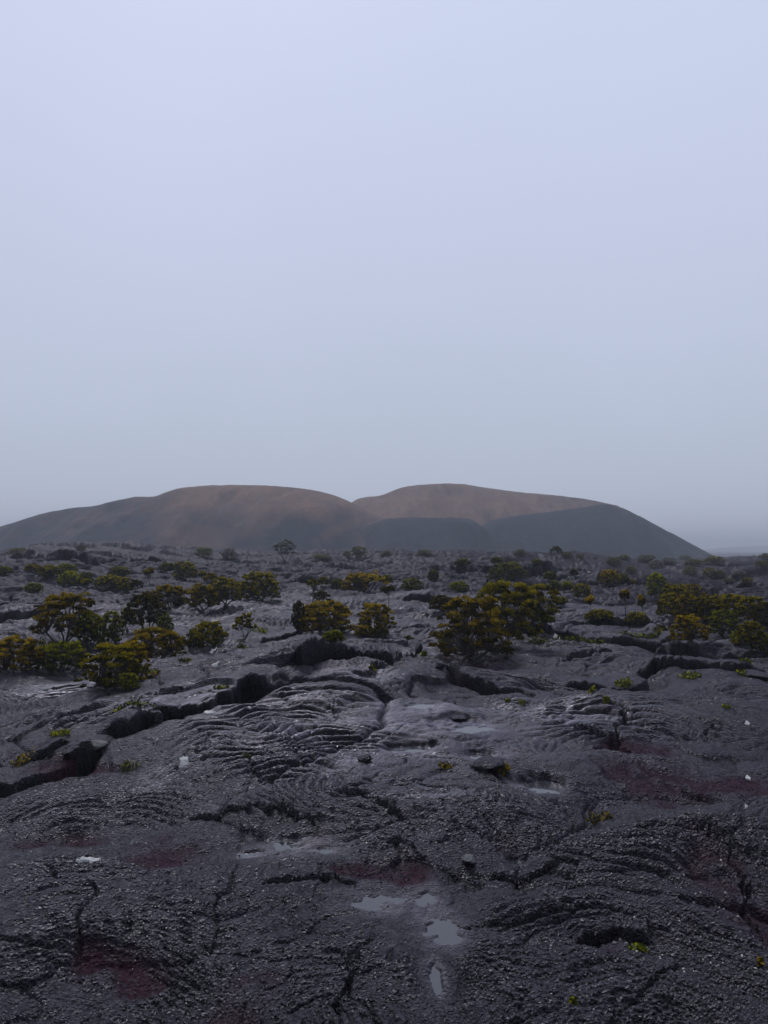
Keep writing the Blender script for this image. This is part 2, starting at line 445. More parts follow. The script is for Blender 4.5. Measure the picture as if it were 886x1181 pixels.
def tag(o, label=None, cat=None, group=None, kind=None):
    if label: o['label'] = label
    if cat: o['category'] = cat
    if group: o['group'] = group
    if kind: o['kind'] = kind
    return o

def empty(name, loc, rz=0.0):
    o = bpy.data.objects.new(name, None)
    o.empty_display_size = .2
    o.location = loc; o.rotation_euler = (0, 0, rz)
    return link(o)

# ------------------------------------------------------------------ materials
def new_mat(name):
    m = bpy.data.materials.new(name); m.use_nodes = True
    t = m.node_tree
    return m, t, t.nodes['Principled BSDF']

def N(t, ty, **kw):
    n = t.nodes.new(ty)
    for k, v in kw.items():
        if k in n.inputs: n.inputs[k].default_value = v
        else: setattr(n, k, v)
    return n

def mixc(t, fac, a, b):
    n = t.nodes.new('ShaderNodeMix'); n.data_type = 'RGBA'
    for s_, v in (('Factor', fac), ('A', a), ('B', b)):
        if isinstance(v, (int, float)): n.inputs[s_].default_value = v
        elif isinstance(v, tuple): n.inputs[s_].default_value = v
        else: t.links.new(v, n.inputs[s_])
    return n.outputs['Result']

def maprange(t, v, a, b, c, d):
    n = t.nodes.new('ShaderNodeMapRange')
    n.inputs[1].default_value = a; n.inputs[2].default_value = b; n.inputs[3].default_value = c; n.inputs[4].default_value = d
    t.links.new(v, n.inputs[0])
    return n.outputs[0]

def noise(t, vec, scale, detail=4, rough=.55):
    n = N(t, 'ShaderNodeTexNoise', Scale=scale, Detail=detail, Roughness=rough)
    t.links.new(vec, n.inputs['Vector'])
    return n.outputs['Fac']

def lava_material():
    m, t, b = new_mat('lava')
    oc = t.nodes.new('ShaderNodeTexCoord').outputs['Object']
    def attr(nm):
        a = t.nodes.new('ShaderNodeAttribute'); a.attribute_name = nm
        return a.outputs['Fac']
    red, wetr = attr('red'), attr('wet')
    wetp = maprange(t, wetr, -.75, 1, -.12, 1)      # -1..0 gloss and bump cut with distance from the camera, 0 fresh skin, 1 running wet
    wet = maprange(t, wetr, 0, 1, 0, 1)
    n1 = noise(t, oc, .9, 5); n2 = noise(t, oc, 14, 5, .65); n3 = noise(t, oc, 95, 3, .7); n0 = noise(t, oc, .16, 3)
    n4 = noise(t, oc, 42, 4, .7)
    c = mixc(t, maprange(t, n1, .35, .68, 0, 1), (.0018, .0012, .0022, 1), (.0048, .0035, .0058, 1))
    c = mixc(t, maprange(t, n0, .42, .57, 0, .85), c, (.0110, .0030, .0098, 1))
    c = mixc(t, maprange(t, n2, .52, .68, 0, .6), c, (.017, .0155, .021, 1))
    c = mixc(t, maprange(t, n4, .55, .63, 0, .7), c, (.042, .038, .049, 1))
    c = mixc(t, maprange(t, n3, .56, .63, 0, .8), c, (.085, .079, .097, 1))
    c = mixc(t, maprange(t, n3, .48, .42, 0, .9), c, (.0015, .0012, .0016, 1))
    c = mixc(t, red, c, mixc(t, maprange(t, n4, .35, .65, 0, 1), (.014, .0030, .0070, 1), (.066, .017, .034, 1)))
    df = N(t, 'ShaderNodeBsdfDiffuse', Roughness=.5)
    t.links.new(c, df.inputs['Color'])
    gl = t.nodes.new('ShaderNodeBsdfGlossy')
    gl.inputs['Color'].default_value = (.90, .88, 1.0, 1)
    rr = t.nodes.new('ShaderNodeMath'); rr.operation = 'SUBTRACT'
    t.links.new(maprange(t, n2, .3, .7, .25, .42), rr.inputs[0])
    wm = t.nodes.new('ShaderNodeMath'); wm.operation = 'MULTIPLY'; wm.inputs[1].default_value = -.03
    t.links.new(wet, wm.inputs[0]); t.links.new(wm.outputs[0], rr.inputs[1])
    r2 = t.nodes.new('ShaderNodeMath'); r2.operation = 'ADD'
    t.links.new(rr.outputs[0], r2.inputs[0]); t.links.new(maprange(t, wetr, -.75, 0, .25, 0), r2.inputs[1])
    t.links.new(r2.outputs[0], gl.inputs['Roughness'])
    bw1 = maprange(t, wetr, -.75, 0, .25, 1.0); bw2 = maprange(t, wetr, 0, 1, 1.0, .24)
    bwn = t.nodes.new('ShaderNodeMath'); bwn.operation = 'MULTIPLY'
    t.links.new(bw1, bwn.inputs[0]); t.links.new(bw2, bwn.inputs[1]); bw = bwn.outputs[0]
    # wet film over a porous crust: Fresnel that levels off, the pores never turn to a mirror
    fr = N(t, 'ShaderNodeFresnel', IOR=1.235)
    fm = t.nodes.new('ShaderNodeMath'); fm.operation = 'MINIMUM'
    t.links.new(fr.outputs[0], fm.inputs[0])
    t.links.new(maprange(t, wetp, 0, 1, .048, .42), fm.inputs[1])
    fd = t.nodes.new('ShaderNodeMath'); fd.operation = 'MULTIPLY'
    t.links.new(fm.outputs[0], fd.inputs[0]); t.links.new(maprange(t, red, 0, 1, 1, .45), fd.inputs[1])
    ms = t.nodes.new('ShaderNodeMixShader')
    t.links.new(fd.outputs[0], ms.inputs[0]); t.links.new(df.outputs[0], ms.inputs[1]); t.links.new(gl.outputs[0], ms.inputs[2])
    t.links.new(ms.outputs[0], t.nodes['Material Output'].inputs['Surface'])
    # grain: vesicles and glassy crumbs of the crust
    v = N(t, 'ShaderNodeTexVoronoi', Scale=75.0); t.links.new(oc, v.inputs['Vector'])
    b1 = N(t, 'ShaderNodeBump', Strength=.95, Distance=.034); t.links.new(n2, b1.inputs['Height'])
    b2 = N(t, 'ShaderNodeBump', Strength=.95, Distance=.016); t.links.new(n3, b2.inputs['Height']); t.links.new(b1.outputs[0], b2.inputs['Normal'])
    b3 = N(t, 'ShaderNodeBump', Strength=.7, Distance=.008); t.links.new(v.outputs['Distance'], b3.inputs['Height']); t.links.new(b2.outputs[0], b3.inputs['Normal'])
    for k_, q_ in ((b1, .9), (b2, .9), (b3, .7)):
        mm = t.nodes.new('ShaderNodeMath'); mm.operation = 'MULTIPLY'; mm.inputs[1].default_value = q_
        t.links.new(bw, mm.inputs[0]); t.links.new(mm.outputs[0], k_.inputs['Strength'])
    for q_ in (df, gl, fr): t.links.new(b3.outputs[0], q_.inputs['Normal'])
    t.nodes.remove(b)
    return m
LAVA = lava_material()

def cinder_material():
    m, t, b = new_mat('cinder')
    oc = t.nodes.new('ShaderNodeTexCoord').outputs['Object']
    a = t.nodes.new('ShaderNodeAttribute'); a.attribute_name = 'rust'
    n1 = noise(t, oc, .09, 6, .6); n2 = noise(t, oc, .8, 5, .65); n3 = noise(t, oc, 5, 3, .7)
    f = t.nodes.new('ShaderNodeMath'); f.operation = 'ADD'
    t.links.new(a.outputs['Fac'], f.inputs[0]); t.links.new(maprange(t, n1, .3, .7, -.34, .34), f.inputs[1])
    f.use_clamp = True
    mp = t.nodes.new('ShaderNodeMapping'); mp.inputs['Scale'].default_value = (1.0, .12, .25)
    t.links.new(oc, mp.inputs['Vector'])
    st = noise(t, mp.outputs[0], .22, 6, .65)          # downslope streaks painted into the colour in place of gully shading
    c = mixc(t, f.outputs[0], (.011, .014, .037, 1), (.225, .120, .086, 1))
    sm = t.nodes.new('ShaderNodeMath'); sm.operation = 'MULTIPLY'
    t.links.new(maprange(t, st, .48, .68, 0, .8), sm.inputs[0]); t.links.new(maprange(t, f.outputs[0], 0, .6, .12, .8), sm.inputs[1])
    c = mixc(t, sm.outputs[0], c, (.115, .085, .074, 1))
    c = mixc(t, maprange(t, st, .45, .32, 0, .55), c, (.011, .014, .030, 1))
    c = mixc(t, maprange(t, n2, .45, .75, 0, .40), c, (.034, .034, .046, 1))
    c = mixc(t, maprange(t, n3, .5, .75, 0, .4), c, (.014, .015, .02, 1))
    t.links.new(c, b.inputs['Base Color'])
    b.inputs['Roughness'].default_value = .95
    b.inputs['Specular IOR Level'].default_value = .15
    b1 = N(t, 'ShaderNodeBump', Strength=.7, Distance=.5); t.links.new(n2, b1.inputs['Height'])
    t.links.new(b1.outputs[0], b.inputs['Normal'])
    return m
CINDER = cinder_material()

def leaf_material():
    m, t, b = new_mat('leaf')
    a = t.nodes.new('ShaderNodeAttribute'); a.attribute_name = 'tint'
    t.links.new(a.outputs['Color'], b.inputs['Base Color'])
    b.inputs['Roughness'].default_value = .55
    b.inputs['Specular IOR Level'].default_value = .25
    tr = t.nodes.new('ShaderNodeBsdfTranslucent'); t.links.new(a.outputs['Color'], tr.inputs['Color'])
    ms = t.nodes.new('ShaderNodeMixShader'); ms.inputs[0].default_value = .42
    t.links.new(b.outputs[0], ms.inputs[1]); t.links.new(tr.outputs[0], ms.inputs[2])
    t.links.new(ms.outputs[0], t.nodes['Material Output'].inputs['Surface'])
    return m
LEAF = leaf_material()

def plain(name, c1, c2, scale, rough=.8, bump=.0, dist=.01):
    m, t, b = new_mat(name)
    oc = t.nodes.new('ShaderNodeTexCoord').outputs['Object']
    n1 = noise(t, oc, scale, 5, .6)
    t.links.new(mixc(t, maprange(t, n1, .3, .7, 0, 1), c1 + (1,), c2 + (1,)), b.inputs['Base Color'])
    b.inputs['Roughness'].default_value = rough
    if bump:
        b1 = N(t, 'ShaderNodeBump', Strength=bump, Distance=dist); t.links.new(n1, b1.inputs['Height'])
        t.links.new(b1.outputs[0], b.inputs['Normal'])
    return m
BARK = plain('bark', (.05, .042, .036), (.11, .095, .085), 30, .9, .4)
PAINT = plain('white_paint', (.42, .42, .40), (.82, .82, .80), 28, .85, .5)
LICHEN = plain('lichen_crust', (.30, .30, .27), (.62, .62, .56), 60, .9)
ROCK = LAVA
PALEROCK = plain('pale_lava', (.05, .05, .052), (.13, .13, .135), 22, .7, .8, .02)

def water_material():
    m, t, b = new_mat('rain_water')
    b.inputs['Base Color'].default_value = (.03, .031, .034, 1)
    b.inputs['Roughness'].default_value = .04
    b.inputs['IOR'].default_value = 1.8
    oc = t.nodes.new('ShaderNodeTexCoord').outputs['Object']
    b1 = N(t, 'ShaderNodeBump', Strength=.06, Distance=.01); t.links.new(noise(t, oc, 9, 2), b1.inputs['Height'])
    t.links.new(b1.outputs[0], b.inputs['Normal'])
    return m
WATER = water_material()

# ------------------------------------------------------------------ ground sheet
def build_ground():
    a_in = np.radians(np.linspace(-37, 37, 1020))
    out = []
    a = math.radians(37); st = math.radians(.12)
    while a < math.radians(318):
        st = min(st * 1.16, math.radians(4)) if a < math.radians(160) else max(st / 1.16, math.radians(.15)) if a > math.radians(290) else math.radians(4)
        a += st
        if a < math.radians(322.7): out.append(a)
    az = np.concatenate([a_in, np.array(out)])
    rad = [.05, .3, .6, .9, 1.2, 1.45]
    r = 1.6
    while r < 40: rad.append(r); r *= 1.0023
    while r < 175: rad.append(r); r *= 1.005
    while r < 2500: rad.append(r); r *= 1.035
    rad = np.array(rad)
    nr, na = len(rad), len(az)
    R, A = np.meshgrid(rad, az, indexing='ij')
    x = (R * np.sin(A)).ravel(); y = (R * np.cos(A)).ravel()
    z, dx, dy, red, wet, rough = terrain(x, y, True)
    v = np.stack([x + dx, y + dy, z], 1)
    v = np.concatenate([v, [[0, 0, z[:na].mean()]]])
    i = np.arange(nr - 1)[:, None] * na; j = np.arange(na)[None, :]; j2 = (j + 1) % na
    quads = np.stack([i + j, i + na + j, i + na + j2, i + j2], -1).reshape(-1, 4)
    jj = np.arange(na)
    tris = np.stack([np.full(na, nr * na), jj, (jj + 1) % na], 1)
    o = mesh_np('ground', v, [quads, tris], LAVA)
    me = o.data
    fattr(me, 'red', np.append(red, 0)); fattr(me, 'wet', np.append(wet, 0))
    tag(o, 'dark ropy wrinkled lava field covering the whole foreground', None, None, 'structure')
    # winding check
    if me.polygons[len(me.polygons) // 2].normal.z < 0:
        me.flip_normals()
build_ground()

# ------------------------------------------------------------------ cinder cones
def hill(label, pts, D, wround, slope, back, rust, seed, curve=0.0):
    """a cone flank: its crest follows the given skyline at distance D; rust(px, py, n) colours the cinder"""
    pts = np.array(pts, float)
    X = (pts[:, 0] - 443) / F * D
    Z = EYE + (634 - pts[:, 1]) / F * D
    step = .7 if D < 400 else 3.0
    xs = np.arange(X.min() - 2, X.max() + 2, step); ys = np.arange(D - 58, D + back, step)
    cx, cy = np.meshgrid(xs, ys, indexing='ij')
    k = np.exp(-np.linspace(-2, 2, 13) ** 2); k /= k.sum()
    crest = np.interp(xs, X, Z)
    crest = np.convolve(np.pad(crest, 6, mode='edge'), k, 'valid')[:, None]
    yc = D + curve * ((xs[:, None] - X.mean()) / 50) ** 2 + 3 * perlin(xs[:, None] / 30, xs[:, None] * 0, seed)
    d = cy - yc
    w1 = wround * np.clip(crest / 14, .25, 1.2)
    s = np.sqrt(d * d + w1 * w1) - w1
    h = crest - slope * s
    amp = smooth(0, 6, s)
    g = fbm(cx / 9, cy / 34, 4, seed + 1)
    h = h + amp * (1.7 * g + .5 * fbm(cx / 26, cy / 40, 2, seed + 7)) + .10 * fbm(cx / 2.5, cy / 3.5, 3, seed + 3)
    h = np.maximum(h, -2.4)
    n, m_ = cx.shape
    v = np.stack([cx.ravel(), cy.ravel(), h.ravel()], 1)
    i = np.arange(n - 1)[:, None] * m_; j = np.arange(m_ - 1)[None, :]
    q = np.stack([i + j, i + m_ + j, i + m_ + j + 1, i + j + 1], -1).reshape(-1, 4)
    hz = h.ravel()[q].max(1)
    q = q[hz > -2.35]
    o = mesh_np('hill', v, q, CINDER)
    ppx = 443 + cx * F / cy; ppy = 634 - (h - EYE) * F / cy
    fattr(o.data, 'rust', np.clip(rust(ppx, ppy, g), -1, 1).ravel())
    tag(o, label, None, None, 'structure')
    return o

def rust_a(px, py, g):
    top = smooth(622, 566, py) * smooth(120, 260, px) * .85
    flank = np.exp(-((px - 225) / 40) ** 2) * smooth(575, 630, py) * .65
    right = np.exp(-((px - 420 + (py - 600) * -.8) / 30) ** 2) * .3
    hollow = np.exp(-((px - 340 - (620 - py) * .9) / 38) ** 2 - ((py - 610) / 13) ** 2) * .7
    band = np.exp(-((py - (588 + (440 - px) * .42)) / 9) ** 2) * smooth(330, 390, px) * .6
    return np.maximum(np.maximum(np.maximum(top, flank), right), band) - hollow + .12 * g + .10
def rust_b(px, py, g): return .95 + .25 * np.exp(-((px - 470) / 40) ** 2) + .15 * g - .4 * smooth(600, 680, px)
def rust_c(px, py, g): return -.30 + .05 * g + .62 * np.exp(-((py - (598.5 + (440 - px) * .45)) / 2.2) ** 2) * (px < 442)
def rust_d(px, py, g): return -.30 + .05 * g + .42 * smooth(690, 712, px) * smooth(612, 588, py)

hill('broad rounded reddish brown cinder cone left of the saddle',
     [(-190, 655), (-130, 642), (-60, 625), (0, 609), (30, 601), (60, 592), (90, 586), (120, 583), (140, 577), (157, 573), (172, 573), (186, 573), (197, 568), (212, 563), (240, 560.5),
      (270, 559), (300, 559.5), (330, 561.5), (365, 566), (390, 573), (410, 582), (432, 594), (470, 610), (520, 640), (560, 660)],
     205, 15, .55, 40, rust_a, 60)
hill('far brown inner wall of the crater behind the dark rims',
     [(360, 640), (385, 600), (405, 580), (412, 575), (425, 573), (440, 572), (455, 565), (468, 561), (490, 559), (515, 558), (535, 558.5), (560, 563), (600, 568.5), (640, 572), (675, 576),
      (695, 580), (730, 597), (780, 640)], 252, 12, .5, 40, rust_b, 70)
hill('low dark grey front rim of the crater with a pale left ridge line',
     [(290, 662), (330, 646), (360, 631), (400, 613), (440, 598.5), (470, 597), (510, 597.5), (540, 598), (551, 603), (560, 611), (575, 624), (600, 650)],
     186, 9, .55, 30, rust_c, 80)
hill('dark blue grey right cone falling in a straight slope to the plain',
     [(520, 655), (545, 622), (556, 603.5), (575, 598), (600, 594.5), (640, 589.5), (675, 585), (696, 581), (712, 584), (740, 597), (765, 610), (790, 623), (815, 637), (850, 655)],
     200, 9, .55, 40, rust_d, 90)
hill('faint plateau lost in the mist at the right edge of the view',
     [(700, 642), (780, 637), (830, 632), (870, 630), (940, 628), (1100, 625), (1300, 628), (1500, 640)], 1150, 14, .3, 80, lambda a, b, g: .1 + 0 * a, 95)

# ------------------------------------------------------------------ mist
hz = bpy.data.meshes.new('haze')
hb, ht, hr = -4.2, 27.0, 2700.0
hz.from_pydata([(sx * hr, sy * hr, zz) for zz in (hb, ht) for sx, sy in ((-1, -1), (1, -1), (1, 1), (-1, 1))], [],
               [(3, 2, 1, 0), (4, 5, 6, 7), (0, 1, 5, 4), (1, 2, 6, 5), (2, 3, 7, 6), (3, 0, 4, 7)])
hm = bpy.data.materials.new('mist'); hm.use_nodes = True
hm.node_tree.nodes.clear()
pv = hm.node_tree.nodes.new('ShaderNodeVolumePrincipled')
pv.inputs['Color'].default_value = (.87, .935, 1.0, 1)
pv.inputs['Density'].default_value = .0016
pv.inputs['Anisotropy'].default_value = 0.0
ho = hm.node_tree.nodes.new('ShaderNodeOutputMaterial')
hm.node_tree.links.new(pv.outputs[0], ho.inputs['Volume'])
hz.materials.append(hm)
tag(link(bpy.data.objects.new('haze', hz)), 'thin bluish mist in the air over the lava field', None, None, 'stuff')

# ------------------------------------------------------------------ plants
def tube(V, Q, p0, p1, p2, r0, r1, n=5, seg=5):
    """tapered bent twig p0 -> p2 by way of p1, appended to V, Q"""
    p0, p1, p2 = (np.array(p, float) for p in (p0, p1, p2))
    base = sum(len(a) for a in V)
    rows = []
    for i in range(seg + 1):
        t = i / seg
        c = (1 - t) ** 2 * p0 + 2 * t * (1 - t) * p1 + t * t * p2
        d = 2 * (1 - t) * (p1 - p0) + 2 * t * (p2 - p1)
        d /= np.linalg.norm(d) + 1e-9
        a = np.cross(d, (.31, .95, .05)); a /= np.linalg.norm(a) + 1e-9
        b = np.cross(d, a)
        r = r0 + (r1 - r0) * t
        an = np.arange(n) / n * 2 * np.pi
        rows.append(c + r * (np.cos(an)[:, None] * a + np.sin(an)[:, None] * b))
    V.append(np.concatenate(rows))
    for i in range(seg):
        for j in range(n):
            Q.append((base + i * n + j, base + i * n + (j + 1) % n, base + (i + 1) * n + (j + 1) % n, base + (i + 1) * n + j))

PAL = {  # leaf colours: main, second, tips
    'olive':  ((.034, .038, .004), (.090, .084, .006), (.360, .290, .010)),
    'rust':   ((.038, .031, .004), (.090, .072, .006), (.350, .245, .010)),
    'orange': ((.056, .046, .004), (.160, .112, .006), (.480, .335, .010)),
    'green':  ((.030, .042, .004), (.070, .082, .006), (.270, .270, .012)),
    'lime':   ((.070, .090, .006), (.150, .165, .008), (.420, .410, .014)),
    'dark':   ((.016, .019, .005), (.036, .034, .006), (.120, .090, .010)),
    'sage':   ((.044, .052, .016), (.085, .088, .024), (.230, .215, .045)),
    'pale':   ((.080, .090, .070), (.150, .160, .130), (.420, .430, .380)),
}

def leaves(P, Dirs, L, W, pal, rs, tipf):
    """diamond shoots at P pointing along Dirs"""
    n = len(P)
    rnd = rs.normal(size=(n, 3))
    side = np.cross(Dirs, rnd); side /= np.linalg.norm(side, axis=1, keepdims=True) + 1e-9
    l = L * rs.uniform(.6, 1.35, (n, 1)); w_ = W * rs.uniform(.6, 1.3, (n, 1))
    nn = np.cross(Dirs, side)
    v = np.stack([P - Dirs * l * .5, P + side * w_ * .5 + nn * w_ * .15, P + Dirs * l * .5, P - side * w_ * .5 + nn * w_ * .15], 1).reshape(-1, 3)
    f = np.arange(n * 4).reshape(-1, 4)
    a, b, c = (np.array(q) for q in PAL[pal])
    t = rs.rand(n, 1)
    col = (a + (b - a) * t * t) * .8
    tp = (rs.rand(n, 1) < tipf.reshape(-1, 1))
    col = np.where(tp, c * rs.uniform(.75, 1.35, (n, 1)), col) * rs.uniform(.75, 1.25, (n, 1))
    col = np.repeat(np.concatenate([col, np.ones((n, 1))], 1), 4, axis=0)
    return v, f, col

def plant_meshes(kind, pal, seed, nleaf, W=1.0, H=1.0, leaf=.03):
    """trunk and crown geometry for a plant W wide and H tall standing at the origin"""
    rs = np.random.RandomState(seed)
    TV, TQ = [], []
    cl = []                                   # clumps: centre, radius
    if kind == 'dome':      lo, n, cr, st = .03, 84, .115, 5
    elif kind == 'bush':    lo, n, cr, st = .06, 84, .110, 5
    elif kind == 'tree':    lo, n, cr, st = .20, 72, .115, 4
    elif kind == 'spindly': lo, n, cr, st = .24, 30, .115, 3
    else:                   lo, n, cr, st = .60, 9, .24, 1   # sapling
    # stems
    ends = []
    for s in range(st):
        a = rs.uniform(0, 2 * np.pi); k = rs.uniform(.10, .30) if st > 1 else .05
        b0 = np.array([rs.normal() * .03 * W, rs.normal() * .03 * W, -.04 * H])
        e = np.array([math.cos(a) * k * W, math.sin(a) * k * W, (lo + rs.uniform(.0, .15)) * H])
        mid = (b0 + e) / 2 + np.array([rs.normal() * .06 * W, rs.normal() * .06 * W, .0])
        rr = .022 * max(W, H) * rs.uniform(.7, 1.2)
        tube(TV, TQ, b0, mid, e, rr, rr * .6, 6, 6)
        ends.append((e, rr * .6))
    for i in range(n):
        a = i * 2.39996 + rs.uniform(-.5, .5)
        q = (i + .5) / n
        if kind in ('dome', 'bush', 'tree'):
            zz = lo + (1 - lo) * (1 - q ** 1.2 * .97) * rs.uniform(.80, 1.0)
            rad = .5 * math.sqrt(max(0, 1 - ((zz - lo * .9) / (1.02 - lo * .9)) ** 2)) * (rs.uniform(.75, 1.0) if i % 4 else rs.uniform(.2, .7))
        elif kind == 'sapling':
            zz = rs.uniform(.72, .92); rad = .5 * rs.uniform(.1, .65)
        else:
            rad = .5 * math.sqrt(q) * rs.uniform(.75, 1.0)
            zz = 1 - cr * .6 - (1 - lo) * (.75 * (rad / .5) ** 2 * rs.uniform(.5, 1.2) + rs.uniform(0, .25))
        r_ = cr * rs.uniform(.75, 1.3)
        rad = max(0, min(rad, .5 - r_ * .55))
        c = np.array([math.cos(a) * rad * W, math.sin(a) * rad * W, min(zz, 1 - r_ * .55) * H])
        cl.append((c, r_))
        e, rr = ends[int(np.argmin([np.linalg.norm((c - q_[0]) * np.array([1, 1, .5])) for q_ in ends]))]
        mid = (e + c) / 2 + np.array([rs.normal() * .03 * W, rs.normal() * .03 * W, -.05 * H])
        tube(TV, TQ, e, mid, c, rr * .75, rr * .2, 5, 4)
        for _ in range(1 if n > 40 else 2):
            c2 = c + rs.normal(size=3) * r_ * .45 * np.array([W, W, H])
            tube(TV, TQ, mid, (mid + c2) / 2 + rs.normal(size=3) * .02 * W, c2, rr * .4, rr * .12, 4, 3)
    P, D, T = [], [], []
    per = max(12, nleaf // n)
    for c, r_ in cl:
        # every clump is a tuft of smaller tufts
        tk = rs.uniform(.25, 1.0); sh = rs.uniform(.65, 1.25)
        for s in range(3):
            o = rs.normal(size=3); o /= np.linalg.norm(o); o[2] = abs(o[2]) * .95 - .15
            cc = o * r_ * rs.uniform(.45, .9)
            m = max(4, int(per / 3 * rs.uniform(.6, 1.4)))
            d = rs.normal(size=(m, 3)); d /= np.linalg.norm(d, axis=1, keepdims=True)
            d[:, 2] = np.where(d[:, 2] < -.3, -d[:, 2] * .6, d[:, 2])
            p = cc + d * (r_ * .44) * rs.uniform(.35, 1.0, (m, 1)) ** .6
            P.append(c + p * np.array([W, W, max(H, W * .8)]))
            dd = d * .8 + np.array([0, 0, .75]) + rs.normal(size=(m, 3)) * .35
            D.append(dd / np.linalg.norm(dd, axis=1, keepdims=True))
            T.append(np.clip(.03 + (.35 + .6 * tk) * (o[2] > .22) * (d[:, 2] > -.1) * (.25 + .75 * min(1, c[2] / (.62 * H))), 0, 1) * np.ones(m))
    P = np.concatenate(P); D = np.concatenate(D); T = np.concatenate(T)
    P[:, 2] = np.maximum(P[:, 2], .01 * H)
    V, Fq, C = leaves(P, D, leaf, leaf * .42, pal, rs, T)
    return (np.concatenate(TV), np.array(TQ)), (V, Fq, C)

GR = 'evergreen shrubs scattered over the lava'
PROTO = {}
def plant(kind, pal, loc, W, H, label, seed, name, cat, group=GR, near=True, dist=10.0, rz=0.0):
    root = empty(name, loc, rz)
    tag(root, label, cat, group)
    if near:
        px = dist / 740.0                         # metres per rendered pixel
        lf = min(max(.022, 1.9 * px), .09)
        nl = int(min(42000, max(2600, 5.0 * (W * H + .5 * W * W) / (lf * lf * .42) * 1.5)))
        tr, cw = plant_meshes(kind, pal, seed, nl, W, H, lf)
        mesh_np('trunk', tr[0], tr[1], BARK, root)
        mesh_np('crown', cw[0], cw[1], LEAF, root, False, cw[2])
        return root
    key = (kind, pal, seed % 3)
    if key not in PROTO:
        tr, cw = plant_meshes(kind, pal, 500 + seed % 3 + 7 * len(PROTO), 5000, 1.0, .8, .05)
        a = mesh_np('trunk', tr[0], tr[1], BARK, root)
        b = mesh_np('crown', cw[0], cw[1], LEAF, root, False, cw[2])
        PROTO[key] = (a, b)
    else:
        a, b = (link(o.copy(), root) for o in PROTO[key])
    for o in (a, b): o.scale = (W, W, H / .8)
    return root

